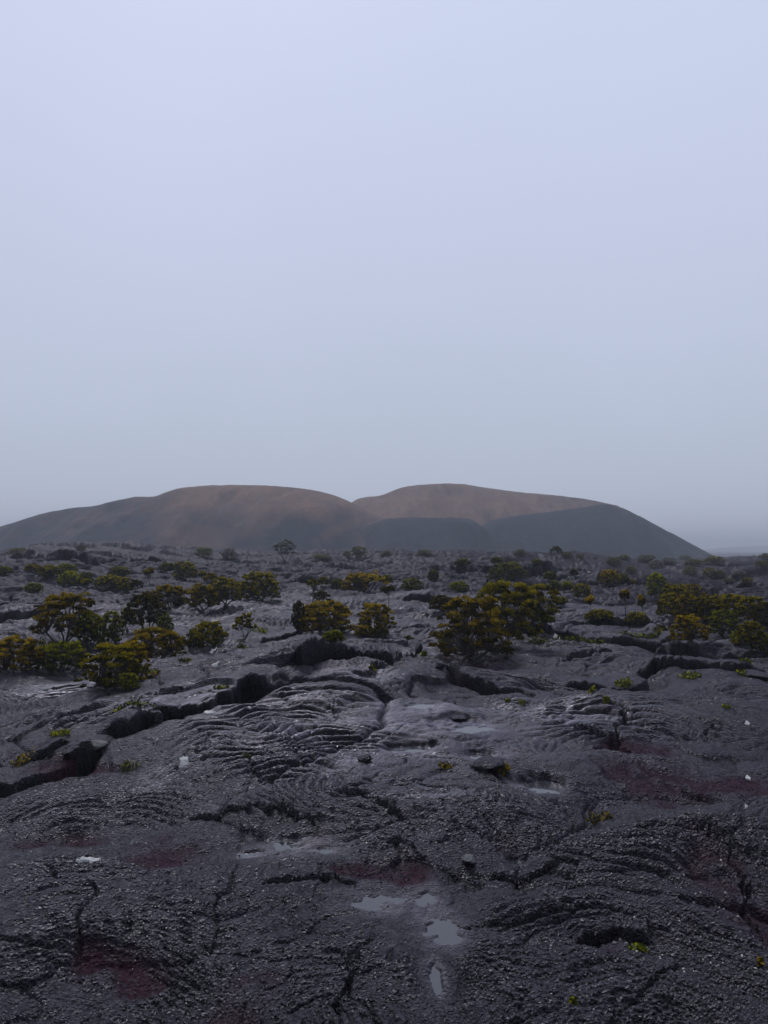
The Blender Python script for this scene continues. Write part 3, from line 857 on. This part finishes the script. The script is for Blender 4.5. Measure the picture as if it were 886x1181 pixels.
# (kind, palette, x, y of the foot, width px, height px, label)
PLANTS = [
    # near row, left
    ('dome', 'orange', 18, 773, 56, 38, 'round orange tinged shrub cut by the left edge of the view'),
    ('dome', 'green', 70, 773, 54, 33, 'low dense green cushion shrub beside the orange tinged one at far left'),
    ('tree', 'rust', 76, 744, 66, 62, 'large dark umbrella crowned shrub with rusty top and bent trunk on the left'),
    ('bush', 'green', 103, 746, 34, 40, 'dark green shrub tucked under the right side of the large umbrella shrub'),
    ('bush', 'green', 128, 743, 26, 38, 'narrow dark green shrub right of the large umbrella shrub'),
    ('bush', 'olive', 128, 792, 62, 50, 'front left olive shrub with brownish tips, nearest of all the shrubs'),
    ('bush', 'orange', 152, 786, 36, 48, 'brown tipped shrub merging with the right side of the nearest olive shrub'),
    ('dome', 'lime', 148, 795, 22, 19, 'small bright lime shrub at the foot of the nearest olive shrub'),
    ('bush', 'rust', 180, 758, 60, 32, 'broad rusty brown shrub just behind the nearest olive shrub'),
    ('tree', 'dark', 168, 730, 44, 48, 'dark bare stemmed small tree with brown crown above the rusty shrub'),
    ('bush', 'green', 190, 730, 18, 22, 'little green shrub at the right foot of the dark bare stemmed tree'),
    ('spindly', 'olive', 147, 728, 18, 32, 'thin olive shrub at the left foot of the dark bare stemmed tree'),
    ('spindly', 'rust', 195, 704, 42, 33, 'fan shaped rusty shrub with many thin stems, left of the three umbrella shrubs'),
    ('tree', 'rust', 233, 706, 38, 32, 'leftmost of three joined umbrella shrubs in the left middle ground'),
    ('tree', 'olive', 260, 700, 38, 33, 'middle of three joined umbrella shrubs in the left middle ground'),
    ('bush', 'olive', 298, 692, 48, 32, 'rightmost and densest of three joined umbrella shrubs in the left middle ground'),
    ('spindly', 'rust', 243, 678, 20, 18, 'small brown shrub behind the middle umbrella shrub'),
    ('bush', 'olive', 240, 746, 40, 28, 'olive shrub on the lava crest in front of the three umbrella shrubs'),
    ('bush', 'dark', 226, 748, 20, 22, 'dark small shrub at the left end of the crest shrub'),
    ('spindly', 'olive', 281, 738, 26, 32, 'loose olive shrub with bare stems right of the crest shrub'),
    # centre
    ('dome', 'orange', 377, 729, 60, 36, 'golden brown dome shrub in the centre left, brightest of its cluster'),
    ('bush', 'dark', 344, 732, 15, 36, 'narrow dark shrub at the left end of the golden dome shrub'),
    ('bush', 'olive', 355, 726, 22, 22, 'olive shrub between the narrow dark one and the golden dome'),
    ('dome', 'green', 385, 741, 24, 12, 'low green shrub on the slope below the golden dome shrub'),
    ('tree', 'orange', 434, 730, 38, 34, 'golden umbrella shrub right of the golden dome shrub'),
    ('dome', 'orange', 420, 734, 22, 12, 'low golden shrub at the left foot of the golden umbrella shrub'),
    ('dome', 'olive', 439, 734, 18, 13, 'low olive shrub at the right foot of the golden umbrella shrub'),
    ('dome', 'orange', 420, 681, 50, 19, 'wide low golden shrub in the centre middle ground'),
    ('spindly', 'olive', 361, 683, 14, 16, 'small brown shrub on bare stems left of centre'),
    ('spindly', 'olive', 373, 680, 12, 15, 'small olive shrub leaning beside the brown one on bare stems'),
    ('spindly', 'dark', 372, 699, 19, 19, 'dark spidery shrub below the two small bare stemmed ones'),
    ('sapling', 'dark', 448, 702, 15, 26, 'dark single stem sapling right of the wide low golden shrub'),
    ('bush', 'rust', 545, 760, 82, 72, 'largest dark shrub right of centre with rusty crown'),
    ('tree', 'olive', 585, 750, 74, 80, 'tall olive tree standing behind and right of the largest dark shrub'),
    ('tree', 'olive', 622, 722, 50, 46, 'olive tree at the right end of the big central clump'),
    ('bush', 'dark', 511, 706, 28, 18, 'small dark shrub behind the left side of the largest dark shrub'),
    ('bush', 'green', 514, 748, 16, 18, 'little green shrub at the left foot of the largest dark shrub'),
    ('sapling', 'orange', 681, 714, 13, 26, 'single orange tipped sapling right of the big central clump'),
    ('sapling', 'rust', 722, 719, 12, 32, 'left of two tall thin saplings with rusty heads'),
    ('sapling', 'orange', 740, 719, 12, 34, 'right of two tall thin saplings, with an orange head'),
    ('dome', 'olive', 735, 719, 24, 12, 'low olive shrub at the foot of the two thin saplings'),
    ('dome', 'olive', 692, 720, 30, 10, 'flat olive shrub on the ledge left of the two thin saplings'),
    ('dome', 'lime', 631, 718, 16, 8, 'tiny lime shrub on the lava under the right end of the central clump'),
    # right thicket
    ('tree', 'lime', 758, 693, 22, 33, 'slender tree with yellow green head at the left end of the right thicket'),
    ('tree', 'olive', 780, 703, 32, 30, 'olive shrub just right of the slender yellow green headed tree'),
    ('tree', 'rust', 797, 697, 28, 24, 'rusty topped shrub at the back left of the right thicket'),
    ('bush', 'olive', 771, 712, 26, 28, 'leafy olive shrub at the front left corner of the right thicket'),
    ('bush', 'rust', 795, 718, 38, 32, 'dark rusty shrub in the left half of the right thicket'),
    ('bush', 'olive', 820, 718, 36, 32, 'olive shrub in the middle of the right thicket'),
    ('tree', 'olive', 845, 714, 36, 30, 'flat topped olive shrub at the back of the right thicket'),
    ('bush', 'green', 836, 734, 34, 30, 'green shrub at the front middle of the right thicket'),
    ('tree', 'olive', 868, 720, 34, 32, 'flat topped olive shrub near the right edge of the view'),
    ('bush', 'dark', 884, 726, 30, 34, 'dark shrub cut by the right edge of the view'),
    ('bush', 'orange', 794, 741, 38, 31, 'bright orange shrub standing in front of the right thicket'),
    ('tree', 'olive', 866, 752, 32, 36, 'olive shrub with pale stems at the front right of the right thicket'),
    ('bush', 'green', 884, 755, 24, 26, 'green shrub low at the right edge in front of the thicket'),
    ('dome', 'lime', 854, 742, 20, 12, 'small lime shrub at the foot of the pale stemmed thicket shrub'),
    # middle distance, left
    ('spindly', 'rust', 38, 664, 18, 14, 'small rusty shrub at the left end of the upper left row'),
    ('bush', 'olive', 56, 667, 20, 14, 'olive shrub second in the upper left row'),
    ('bush', 'green', 76, 664, 22, 14, 'hazy green shrub behind the upper left row'),
    ('bush', 'lime', 80, 675, 24, 16, 'yellow green shrub, brightest in the upper left row'),
    ('sapling', 'olive', 97, 686, 14, 18, 'small standard shaped shrub below the right end of the upper left row'),
    ('bush', 'sage', 99, 671, 16, 11, 'greyish shrub at the right end of the upper left row'),
    ('dome', 'green', 39, 684, 18, 11, 'green tuft shrub on top of the lava bluff at left'),
    ('dome', 'green', 5, 663, 16, 8, 'small green shrub high at the left edge of the view'),
    ('dome', 'sage', 138, 664, 22, 10, 'rounded greyish shrub above the low row left of centre'),
    ('bush', 'olive', 126, 677, 30, 12, 'low olive shrub row piece left of the dark bare stemmed tree'),
    ('bush', 'olive', 145, 683, 18, 16, 'olive shrub just above the dark bare stemmed tree'),
    ('spindly', 'dark', 157, 682, 14, 14, 'dark wispy shrub right of the olive one above the bare stemmed tree'),
    ('sapling', 'rust', 171, 678, 13, 21, 'lone brown sapling on a thin stem in the left middle distance'),
    ('bush', 'olive', 213, 668, 26, 20, 'yellowish hazy shrub standing alone in the left middle distance'),
    ('dome', 'sage', 193, 657, 16, 9, 'small hazy green shrub left of the yellowish lone shrub'),
    ('sapling', 'olive', 233, 677, 10, 17, 'lone thin sapling behind the leftmost umbrella shrub'),
    ('dome', 'dark', 206, 699, 12, 10, 'tiny dark shrub beside the stems of the fan shaped rusty shrub'),
    # ridge
    ('dome', 'sage', 20, 640, 22, 8, 'pale low shrub on the ridge at far left'),
    ('dome', 'dark', 93, 634, 12, 5, 'tiny dark shrub on the skyline of the left ridge'),
    ('bush', 'green', 235, 642, 20, 11, 'dark green hazy shrub on the ridge before the left cone'),
    ('bush', 'pale', 265, 645, 17, 13, 'whitish flowering shrub on the ridge before the left cone'),
    ('spindly', 'pale', 328, 648, 26, 27, 'pale airy tree on the ridge, tallest before the left cone'),
    ('dome', 'sage', 370, 645, 24, 6, 'flat hazy shrub on the ridge right of the pale airy tree'),
    ('bush', 'sage', 414, 642, 18, 12, 'hazy round shrub on the ridge before the dark front rim'),
    ('dome', 'sage', 400, 643, 10, 7, 'tiny hazy shrub touching the round one on the ridge'),
    ('dome', 'sage', 446, 641, 14, 6, 'tiny hazy shrub on the ridge at the middle of the view'),
    ('dome', 'sage', 490, 641, 19, 7, 'low hazy shrub on the ridge right of the middle of the view'),
    ('spindly', 'dark', 642, 645, 14, 17, 'dark bare tree on the ridge before the right cone'),
    ('dome', 'sage', 654, 644, 13, 8, 'small hazy shrub right beside the dark bare ridge tree'),
    ('dome', 'sage', 669, 645, 9, 6, 'tiny hazy shrub second to the right of the dark bare ridge tree'),
    ('dome', 'sage', 600, 641, 14, 8, 'hazy shrub on the ridge left of the dark bare ridge tree'),
    # centre, middle distance
    ('dome', 'sage', 475, 681, 24, 14, 'greyish shrub right of the wide low golden shrub'),
    ('dome', 'green', 529, 681, 22, 12, 'rounded green shrub above the small dark one in the centre'),
    ('bush', 'sage', 500, 671, 12, 13, 'small hazy shrub in front of the dark lava step'),
    ('bush', 'sage', 588, 668, 34, 20, 'hazy olive shrub above the top of the big central clump'),
    ('bush', 'sage', 572, 672, 18, 16, 'hazy shrub left of the one above the central clump'),
    ('dome', 'sage', 446, 672, 14, 9, 'hazy shrub at the right end of the wide low golden shrub'),
    ('dome', 'sage', 390, 676, 14, 7, 'hazy green shrub at the left end of the wide low golden shrub'),
    ('dome', 'sage', 534, 652, 16, 6, 'tiny hazy shrub far off in the centre right'),
    ('dome', 'sage', 573, 652, 12, 6, 'tiny hazy shrub far off above the central clump'),
    ('dome', 'sage', 619, 653, 12, 7, 'tiny hazy shrub far off left of the dark bare ridge tree'),
    ('dome', 'sage', 635, 668, 14, 9, 'small hazy olive shrub right of the central clump top'),
    ('bush', 'green', 639, 681, 13, 12, 'small round green shrub right of the central clump'),
    ('dome', 'lime', 654, 680, 14, 8, 'bright yellowish low shrub beside the small round green one'),
    ('spindly', 'dark', 662, 668, 8, 12, 'thin dark upright shrub above the bright yellowish low one'),
    ('bush', 'olive', 672, 688, 20, 15, 'compact olive shrub below the thin dark upright one'),
    ('dome', 'olive', 647, 697, 14, 8, 'low olive shrub at the right tip of the big central clump'),
    ('dome', 'orange', 703, 673, 22, 16, 'golden dome shrub alone in the right middle distance'),
    ('dome', 'sage', 717, 671, 16, 9, 'greyish shrub at the right foot of the lone golden dome shrub'),
    ('dome', 'rust', 730, 674, 8, 5, 'tiny rusty shrub right of the lone golden dome shrub'),
]
# the hazy scrub to the right: nothing tells these apart at this size
SCRUB = [(708, 652, 20, 10), (728, 662, 14, 9), (746, 648, 22, 9), (757, 656, 20, 12), (796, 664, 18, 11),
         (818, 664, 18, 11), (830, 666, 14, 9), (772, 650, 22, 8), (800, 652, 24, 8), (824, 649, 26, 8), (880, 654, 20, 8), (852, 664, 18, 8),
         (840, 672, 14, 6), (862, 676, 16, 7), (812, 643, 16, 8), (836, 642, 18, 6), (884, 645, 18, 7), (720, 646, 16, 6), (790, 646, 16, 6), (745, 668, 12, 7)]

def ground_points(pix):
    q = at(pix, terrain)
    z = terrain(q[:, 0], q[:, 1])
    return [(float(a), float(b), float(c)) for (a, b), c in zip(q, z)]

NAMES = {'dome': ('cushion_shrub', 'shrub'), 'bush': ('shrub', 'shrub'), 'tree': ('umbrella_shrub', 'shrub'), 'spindly': ('open_shrub', 'shrub'), 'sapling': ('sapling', 'sapling')}
gp = ground_points([(p[2], p[3]) for p in PLANTS] + [s[:2] for s in SCRUB])
for i, ((kind, pal, px_, py_, wp, hp, lab), g) in enumerate(zip(PLANTS, gp)):
    dist = g[1]
    nm, cat = NAMES[kind]
    if 'tree' in lab.split(' of ')[0] and kind in ('tree', 'spindly') and ' tree ' in ' ' + lab.split(',')[0] + ' ' and 'shrub' not in lab.split(' ')[0:4]:
        nm, cat = 'small_tree', 'tree'
    W, H = wp / F * dist, hp / F * dist
    near = dist < 34 or wp * hp > 520
    plant(kind, pal, (g[0], g[1], g[2] - .02 * H), W * 1.12, H * .98, lab, 100 + i * 3, nm, cat, GR, near, dist, (i * 2.4) % 6.28)
for i, ((px_, py_, wp, hp), g) in enumerate(zip(SCRUB, gp[len(PLANTS):])):
    dist = g[1]
    W, H = wp / F * dist, hp / F * dist
    plant(('dome', 'bush')[i % 2], ('sage', 'olive', 'sage', 'pale')[i % 4], (g[0], g[1], g[2] - .05 * H), W * .95, H * .95,
          'small hazy bush in the distant scrub right of the lone golden dome shrub', i, 'scrub_bush', 'bush', 'hazy bushes of the distant scrub on the right', False, dist, (i * 1.9) % 6.28)

# ------------------------------------------------------------------ low growth: mosses, grasses, yellow herbs
def tuft(label, px_, py_, wp, hp, pal, name, cat, n=160, blade=False, group='low plants in the cracks of the lava', seed=0):
    g = ground_points([(px_, py_)])[0]
    d = g[1]; W, H = wp / F * d, hp / F * d
    rs = np.random.RandomState(seed + int(px_ * 7 + py_))
    ang = rs.uniform(0, 6.283, n); rad = np.sqrt(rs.rand(n))
    dep = min(W, max(H * 2.0, .10))
    x = np.cos(ang) * rad * W / 2; y = np.sin(ang) * rad * dep / 2
    zg = terrain(x + g[0], y + g[1]) - g[2]
    zg = np.minimum(zg, .6 * H + .02)
    P = np.stack([x, y, zg + (rs.rand(n) * .75 * H * (1 - .5 * rad))], 1)
    D = np.stack([rs.normal(size=n) * .6, rs.normal(size=n) * .6, np.ones(n) * (1.0 if blade else .7)], 1)
    if blade:
        P[:, 2] = zg + H * .35
    D /= np.linalg.norm(D, axis=1, keepdims=True)
    L = H * .95 if blade else max(.022, min(.05, .004 * d))
    V, Fq, C = leaves(P, D, L, .010 if blade else L * .6, pal, rs, np.full(n, .3))
    na, nr_ = 14, 4
    mv = [[0, 0, 0]] + [[math.cos(i / na * 6.283) * W * .52 * (k / nr_) * (1 + .25 * math.sin(i * 2.3 + px_)), math.sin(i / na * 6.283) * dep * .52 * (k / nr_) * (1 + .25 * math.cos(i * 1.7 + py_)), 0] for k in range(1, nr_ + 1) for i in range(na)]
    mv = np.array(mv)
    mz = np.minimum(terrain(mv[:, 0] + g[0], mv[:, 1] + g[1]) - g[2], .6 * H + .02)
    rim = np.array([0] + [k for k in range(1, nr_ + 1) for i in range(na)]) / nr_
    mv[:, 2] = mz + .012 - .030 * rim ** 3 + H * .12 * (1 - rim)
    b0 = len(V)
    mf = [(b0, b0 + 1 + i, b0 + 1 + (i + 1) % na) for i in range(na)]
    mq = [(b0 + 1 + k * na + i, b0 + 1 + (k + 1) * na + i, b0 + 1 + (k + 1) * na + (i + 1) % na, b0 + 1 + k * na + (i + 1) % na) for k in range(nr_ - 1) for i in range(na)]
    mc = np.tile(np.append(np.array(PAL[pal][0]) * .8, 1), (len(mv), 1))
    o = mesh_np(name, np.concatenate([V, mv]), [Fq, np.array(mf), np.array(mq)], LEAF, None, False, np.concatenate([C, mc]))
    o.location = g
    tag(o, label, cat, group)
    return o

TUFTS = [
    ('bright green moss along the foot of the long dark crevice at left', 163, 822, 66, 13, 'green', 'moss_patch', 'moss', 520, False),
    ('moss strip under the black ledge right of the white blaze beside the clump', 668, 740, 60, 10, 'green', 'moss_patch', 'moss', 420, False),
    ('moss strip at the right end of the same black ledge', 738, 738, 50, 8, 'green', 'moss_patch', 'moss', 320, False),
    ('grass tuft on the lava lip left of the long dark crevice', 69, 848, 22, 9, 'lime', 'grass_tuft', 'grass', 90, True),
    ('orange brown herb in the pit at the left edge', 26, 880, 24, 17, 'orange', 'herb', 'plant', 160, False),
    ('thin pale grass tuft beside the bright white paint mark', 150, 886, 28, 9, 'sage', 'grass_tuft', 'grass', 60, True),
    ('yellow straw grass at the right foot of the black rock', 577, 890, 22, 9, 'orange', 'grass_tuft', 'grass', 150, True),
    ('flat yellow grass patch left of the black rock', 514, 884, 18, 5, 'orange', 'grass_tuft', 'grass', 110, False),
    ('bright lime herb on the dark ledge in the right middle ground', 720, 790, 22, 12, 'lime', 'herb', 'plant', 170, False),
    ('small lime herb at the left end of the dark right ledge', 682, 797, 9, 8, 'lime', 'herb', 'plant', 60, False),
    ('yellow herb cluster along the right ledge', 796, 782, 28, 9, 'lime', 'herb', 'plant', 150, False),
    ('yellow herb near the right end of the right ledge', 858, 778, 16, 9, 'lime', 'herb', 'plant', 80, False),
    ('tiny lime herb below the dark right ledge', 700, 809, 8, 7, 'lime', 'herb', 'plant', 50, False),
    ('left of two tiny yellow herbs on the grey lava right of the puddles', 586, 810, 7, 7, 'lime', 'herb', 'plant', 40, False),
    ('right of two tiny yellow herbs on the grey lava right of the puddles', 602, 811, 7, 6, 'lime', 'herb', 'plant', 40, False),
    ('small green tuft beside the pointed black stone in the centre', 489, 755, 8, 6, 'lime', 'herb', 'plant', 50, False),
    ('tiny green tuft at the right end of the black recess in the centre', 430, 770, 10, 6, 'olive', 'herb', 'plant', 50, False),
    ('tiny green tuft on top of the black recess in the centre', 360, 757, 7, 5, 'lime', 'herb', 'plant', 40, False),
    ('yellow green herb pair deep in the foreground ropes at lower right', 736, 1096, 22, 11, 'lime', 'herb', 'plant', 90, False),
    ('tiny orange herb near the right edge of the foreground', 877, 1110, 6, 6, 'orange', 'herb', 'plant', 40, False),
    ('tiny yellow herb low in the foreground centre right', 661, 1158, 7, 8, 'lime', 'herb', 'plant', 40, False),
    ('brownish moss smear on the ropes below the straw grass', 692, 947, 30, 5, 'rust', 'moss_patch', 'moss', 150, False),
    ('green herb under the crest shrubs left of centre', 300, 728, 18, 8, 'lime', 'herb', 'plant', 90, False),
    ('small green herb under the olive crest shrub', 280, 748, 14, 6, 'green', 'herb', 'plant', 70, False),
    ('faint dry grass spot on the ropes left of centre', 285, 874, 12, 4, 'sage', 'grass_tuft', 'grass', 40, False),
    ('dry brown moss below the nearest olive shrub', 172, 783, 26, 6, 'rust', 'moss_patch', 'moss', 140, False),
    ('pale yellow herb between the two bigger left shrubs', 46, 740, 14, 8, 'sage', 'herb', 'plant', 70, False),
    ('low green herb in the crack right of the nearest olive shrub', 178, 776, 16, 8, 'green', 'herb', 'plant', 80, False),
    ('green herb line along the seam right of the largest dark shrub', 622, 741, 26, 7, 'green', 'herb', 'plant', 130, False),
    ('olive tuft in the seam under the two thin saplings', 762, 727, 18, 7, 'olive', 'herb', 'plant', 90, False),
    ('lime tuft at the far right end of the seam below the thicket', 862, 770, 18, 6, 'lime', 'herb', 'plant', 90, False),
    ('green tuft in the shallow seam right of the golden umbrella shrub', 470, 737, 14, 5, 'green', 'herb', 'plant', 60, False),
    ('olive tuft behind the small bright paint mark left of centre', 214, 762, 16, 5, 'olive', 'herb', 'plant', 70, False),
    ('green moss in the upper end of the long dark crevice', 262, 800, 34, 6, 'green', 'moss_patch', 'moss', 190, False),
    ('lime tuft among the grey swells at the right edge', 838, 815, 12, 5, 'lime', 'herb', 'plant', 50, False),
    ('olive tuft between the rusty shrub and the crest shrub at left', 208, 742, 14, 7, 'olive', 'herb', 'plant', 70, False),
]
for k, a in enumerate(TUFTS): tuft(*a, seed=k)

# ------------------------------------------------------------------ white paint marks of the trail
def mark(label, px_, py_, wp, hp, seed, mat=PAINT, name='paint_mark', cat='paint mark', group='white trail marks painted on the lava'):
    c, e, n, b = at([(px_, py_), (px_ + wp / 2, py_), (px_, py_ - hp / 2), (px_, py_ + hp / 2)], terrain)
    hw, hd = abs(e[0] - c[0]), min(max(abs(n[1] - b[1]) / 2, .03), 1.6 * abs(e[0] - c[0]))
    g = 34
    xs = np.linspace(-1.3, 1.3, g)
    U, Vv = np.meshgrid(xs, xs, indexing='ij')
    x = c[0] + U * hw; y = c[1] + Vv * hd
    z = terrain(x, y)
    for _ in range(1):
        zp = np.pad(z, 1, mode='edge')
        z = .5 * z + .5 * np.maximum(z, (zp[:-2, 1:-1] + zp[2:, 1:-1] + zp[1:-1, :-2] + zp[1:-1, 2:] + zp[1:-1, 1:-1]) / 5)
    inside = np.hypot(U, Vv) + .42 * fbm(U * 1.6, Vv * 1.6, 4, seed, .62) < .90
    idx = -np.ones((g, g), int)
    q = []
    for i in range(g - 1):
        for j in range(g - 1):
            if inside[i, j] and inside[i + 1, j] and inside[i + 1, j + 1] and inside[i, j + 1]:
                q.append((i * g + j, (i + 1) * g + j, (i + 1) * g + j + 1, i * g + j + 1))
    q = np.array(q)
    used = np.unique(q); mp = -np.ones(g * g, int); mp[used] = np.arange(len(used))
    V = np.stack([x.ravel(), y.ravel(), z.ravel() + .010], 1)[used]
    org = V.mean(0)
    q = mp[q]
    nb = len(V)
    V2 = V.copy(); V2[:, 2] -= .022
    # skirt from the boundary edges
    ed = {}
    for f in q:
        for a_, b_ in zip(f, np.roll(f, -1)):
            k_ = (min(a_, b_), max(a_, b_)); ed.setdefault(k_, []).append((a_, b_))
    sk = [(b_, a_, a_ + nb, b_ + nb) for v_ in ed.values() if len(v_) == 1 for a_, b_ in v_]
    o = mesh_np(name, np.concatenate([V, V2]) - org, [q, np.array(sk)], mat)
    o.location = org
    tag(o, label, cat, group)
for k, a in enumerate([
    ('bright white paint mark below the long dark crevice at left', 212, 880, 15, 10),
    ('largest white paint mark low in the left foreground', 103, 993, 21, 13),
    ('thin white paint mark on the smooth swell under the crevice', 241, 822, 14, 4),
    ('small bright white paint mark above the crevice left of centre', 249, 767, 9, 4.5),
    ('faint white paint mark just above the small bright one', 246, 752, 7, 2.5),
    ('white paint mark on the ledge right of the big central clump', 642, 736, 9, 6),
    ('tiny white paint mark on the purple ground at the right edge', 863, 898, 6, 4),
    ('tiny white paint mark right of the red cinder pocket', 862, 836, 7, 3),
    ('tiny white paint mark under the red cinder pocket at right', 861, 932, 6, 3),
    ('small white paint mark among the stems of the golden dome shrub', 376, 722, 6, 3),
    ('small white paint mark on the lava right of the dark sapling', 463, 702, 6, 3),
    ('distant white paint mark behind the top left of the central clump', 535, 694, 5, 2.5),
    ('distant white paint mark near the thin dark upright shrub', 655, 668, 5, 2),
    ('farthest white paint mark, right of the central clump near the ridge', 679, 660, 5, 2),
]): mark(*a, seed=200 + k)

# ------------------------------------------------------------------ puddles
def puddle(i, px_, py_, label):
    c = PUD_W[i]
    g = 120
    xs = np.linspace(-2.2, 2.2, g)
    U, Vv = np.meshgrid(xs, xs, indexing='ij')
    x = c[0] + U * c[2]; y = c[1] + Vv * c[3]
    z = terrain(x, y)
    rad = np.hypot(U, Vv)
    core = z[rad < 1.0]
    for pc in (84, 76, 68, 60, 52, 45, 38, 30, 22, 14, 8):
        lvl = np.percentile(core, pc)
        wet = z < lvl
        cell = wet[:-1, :-1] | wet[1:, :-1] | wet[1:, 1:] | wet[:-1, 1:]
        full = wet[:-1, :-1] & wet[1:, :-1] & wet[1:, 1:] & wet[:-1, 1:]
        dist_c = np.where(full, rad[:-1, :-1], 99)
        seen = np.zeros_like(cell); st = [np.unravel_index(dist_c.argmin(), dist_c.shape)]
        spill = False
        while st:
            a, b = st.pop()
            if not (0 <= a < g - 1 and 0 <= b < g - 1):
                spill = True; continue
            if cell[a, b] and not seen[a, b]:
                seen[a, b] = True
                if full[a, b]: st += [(a + 1, b), (a - 1, b), (a, b + 1), (a, b - 1)]
        if not spill: break
    ii, jj = np.nonzero(seen)
    q = np.stack([ii * g + jj, (ii + 1) * g + jj, (ii + 1) * g + jj + 1, ii * g + jj + 1], 1)
    used = np.unique(q); mp = np.zeros(g * g, int); mp[used] = np.arange(len(used))
    V = np.stack([x.ravel(), y.ravel(), np.full(g * g, lvl)], 1)[used]
    org = V.mean(0)
    o = mesh_np('puddle', V - org, mp[q], WATER)
    o.location = org
    tag(o, label, None, None, 'structure')
PL = ['largest bright puddle with a forked outline in the centre', 'small hooked puddle above the forked one', 'thin puddle streak left below the forked one', 'thin puddle behind the black rock',
      'pale puddle right below the black rock', 'shallow puddle in the hollow left of centre', 'thin puddle left of the shallow hollow one', 'small puddle right of the shallow hollow one',
      'grey puddle in the lower centre', 'deeper grey puddle right of the lower centre one', 'lower lobe of the deeper grey puddle', 'tiny puddle by the reddish notch', 'dim puddle in the crack near the bottom',
      'shiny streak on the swell below the black recess', 'shiny streak below the pointed stone', 'wet streak at the left below the shrubs']
for i, p in enumerate(PUD): puddle(i, p[0], p[1], PL[i])

# ------------------------------------------------------------------ loose rocks
def rock(label, px_, py_, wp, hp, seed, mat=ROCK):
    g = ground_points([(px_, py_)])[0]
    W, H = wp / F * g[1], hp / F * g[1]
    rs = np.random.RandomState(seed)
    nu, nv = 34, 22
    u = np.linspace(0, 2 * np.pi, nu, endpoint=False); v = np.linspace(.02, np.pi - .02, nv)
    Vv, U = np.meshgrid(v, u, indexing='ij')
    p = np.stack([np.sin(Vv) * np.cos(U), np.sin(Vv) * np.sin(U), np.cos(Vv)], -1).reshape(-1, 3)
    for _ in range(11):                       # flatten random facets
        n_ = rs.normal(size=3); n_ /= np.linalg.norm(n_)
        k = p @ n_; c = rs.uniform(.55, .85)
        p = p - np.where(k > c, (k - c) * .9, 0)[:, None] * n_
    p = p * (1 + .13 * fbm(p[:, 0] * 2 + seed, p[:, 1] * 2 + p[:, 2] * 1.7, 4, seed % 40)[:, None])
    p = p * np.array([W / 2, W * .46, H * .72]) + np.array([0, 0, H * .28])
    i = np.arange(nv - 1)[:, None] * nu; j = np.arange(nu)[None, :]; j2 = (j + 1) % nu
    q = np.stack([i + j, i + nu + j, i + nu + j2, i + j2], -1).reshape(-1, 4)
    o = mesh_np('rock', p, q, mat)
    o.location = g; o.rotation_euler = (0, 0, rs.uniform(0, 6.28))
    tag(o, label, 'rock', 'loose lava rocks')
for k, a in enumerate([
    ('black lava rock above the straw grass right of centre', 562, 886, 40, 14), ('small black stone beside the flat yellow grass patch', 421, 878, 18, 8),
    ('flat dark rock lying in the largest bright puddle', 530, 829, 24, 5), ('pointed black stone left of the largest dark shrub', 483, 752, 12, 11),
    ('knobbly black stone below the largest dark shrub', 507, 770, 12, 9), 
    ('black block at the right end of the right ledge', 872, 782, 34, 10), ('dark rounded block in the crevice at left', 84, 872, 22, 12),
]): rock(*a, seed=300 + k)
rock('flat pale slab lying in the end of the long dark crevice', 110, 862, 30, 9, 333, PALEROCK)
rock('crumbled pale stone in the foreground centre', 540, 993, 20, 6, 334, PALEROCK)
rock('pale grey block under the largest dark shrub', 572, 750, 26, 13, 335, PALEROCK)

# ------------------------------------------------------------------ lichen crumbs and loose cinders (uncountable)
def crumbs(name, label, spots, mat, size, seed, lift, flat=.4):
    rs = np.random.RandomState(seed)
    pix = []
    for cx, cy, sx, sy, n in spots:
        pix += [(cx + rs.normal() * sx, min(cy + rs.normal() * sy, 1200)) for _ in range(n)]
    pix = np.array(pix)
    q = at(pix)
    z = terrain(q[:, 0], q[:, 1])
    V, Fq = [], []
    for k in range(len(q)):
        s = size * rs.uniform(.5, 1.6) * (1 + .12 * q[k, 1])
        m = 6
        an = np.sort(rs.uniform(0, 6.283, m))
        ring = np.stack([np.cos(an) * s * rs.uniform(.5, 1.2, m), np.sin(an) * s * rs.uniform(.5, 1.2, m), np.full(m, -.3 * s)], 1)
        top = ring * .55; top[:, 2] = s * flat * rs.uniform(.6, 1.3, m)
        b = k * (2 * m + 1)
        V.append(np.concatenate([ring, top, [[0, 0, s * flat * 1.1]]]) + np.array([q[k, 0], q[k, 1], z[k] + lift]))
        for i in range(m):
            j = (i + 1) % m
            Fq.append((b + i, b + j, b + m + j)); Fq.append((b + i, b + m + j, b + m + i)); Fq.append((b + m + i, b + m + j, b + 2 * m))
    o = mesh_np(name, np.concatenate(V), np.array(Fq), mat, None, False)
    tag(o, label, None, None, 'stuff')
crumbs('lichen', 'specks of pale lichen on the foreground lava',
       [(800, 1050, 45, 30, 70), (820, 1135, 30, 8, 30), (740, 1110, 30, 14, 30), (630, 1096, 14, 3, 22), (195, 1065, 18, 12, 24), (160, 1045, 40, 25, 24), (290, 1020, 30, 16, 22), (640, 1010, 50, 22, 24),
        (250, 1085, 40, 20, 14), (60, 1010, 50, 40, 14), (780, 825, 22, 3, 18), (690, 1165, 60, 14, 24), (130, 1150, 80, 25, 20), (800, 980, 60, 30, 16), (150, 962, 14, 6, 10)], LICHEN, .0034, 5, .002, .25)
crumbs('loose_cinders', 'loose dark cinders lying in the hollows of the lava',
       [(c_[0], c_[1], c_[2] * .6, c_[3] * .6, 70) for c_ in RED] + [(440, 1010, 240, 110, 300), (300, 880, 200, 40, 100)], ROCK, .0032, 9, .001, .6)
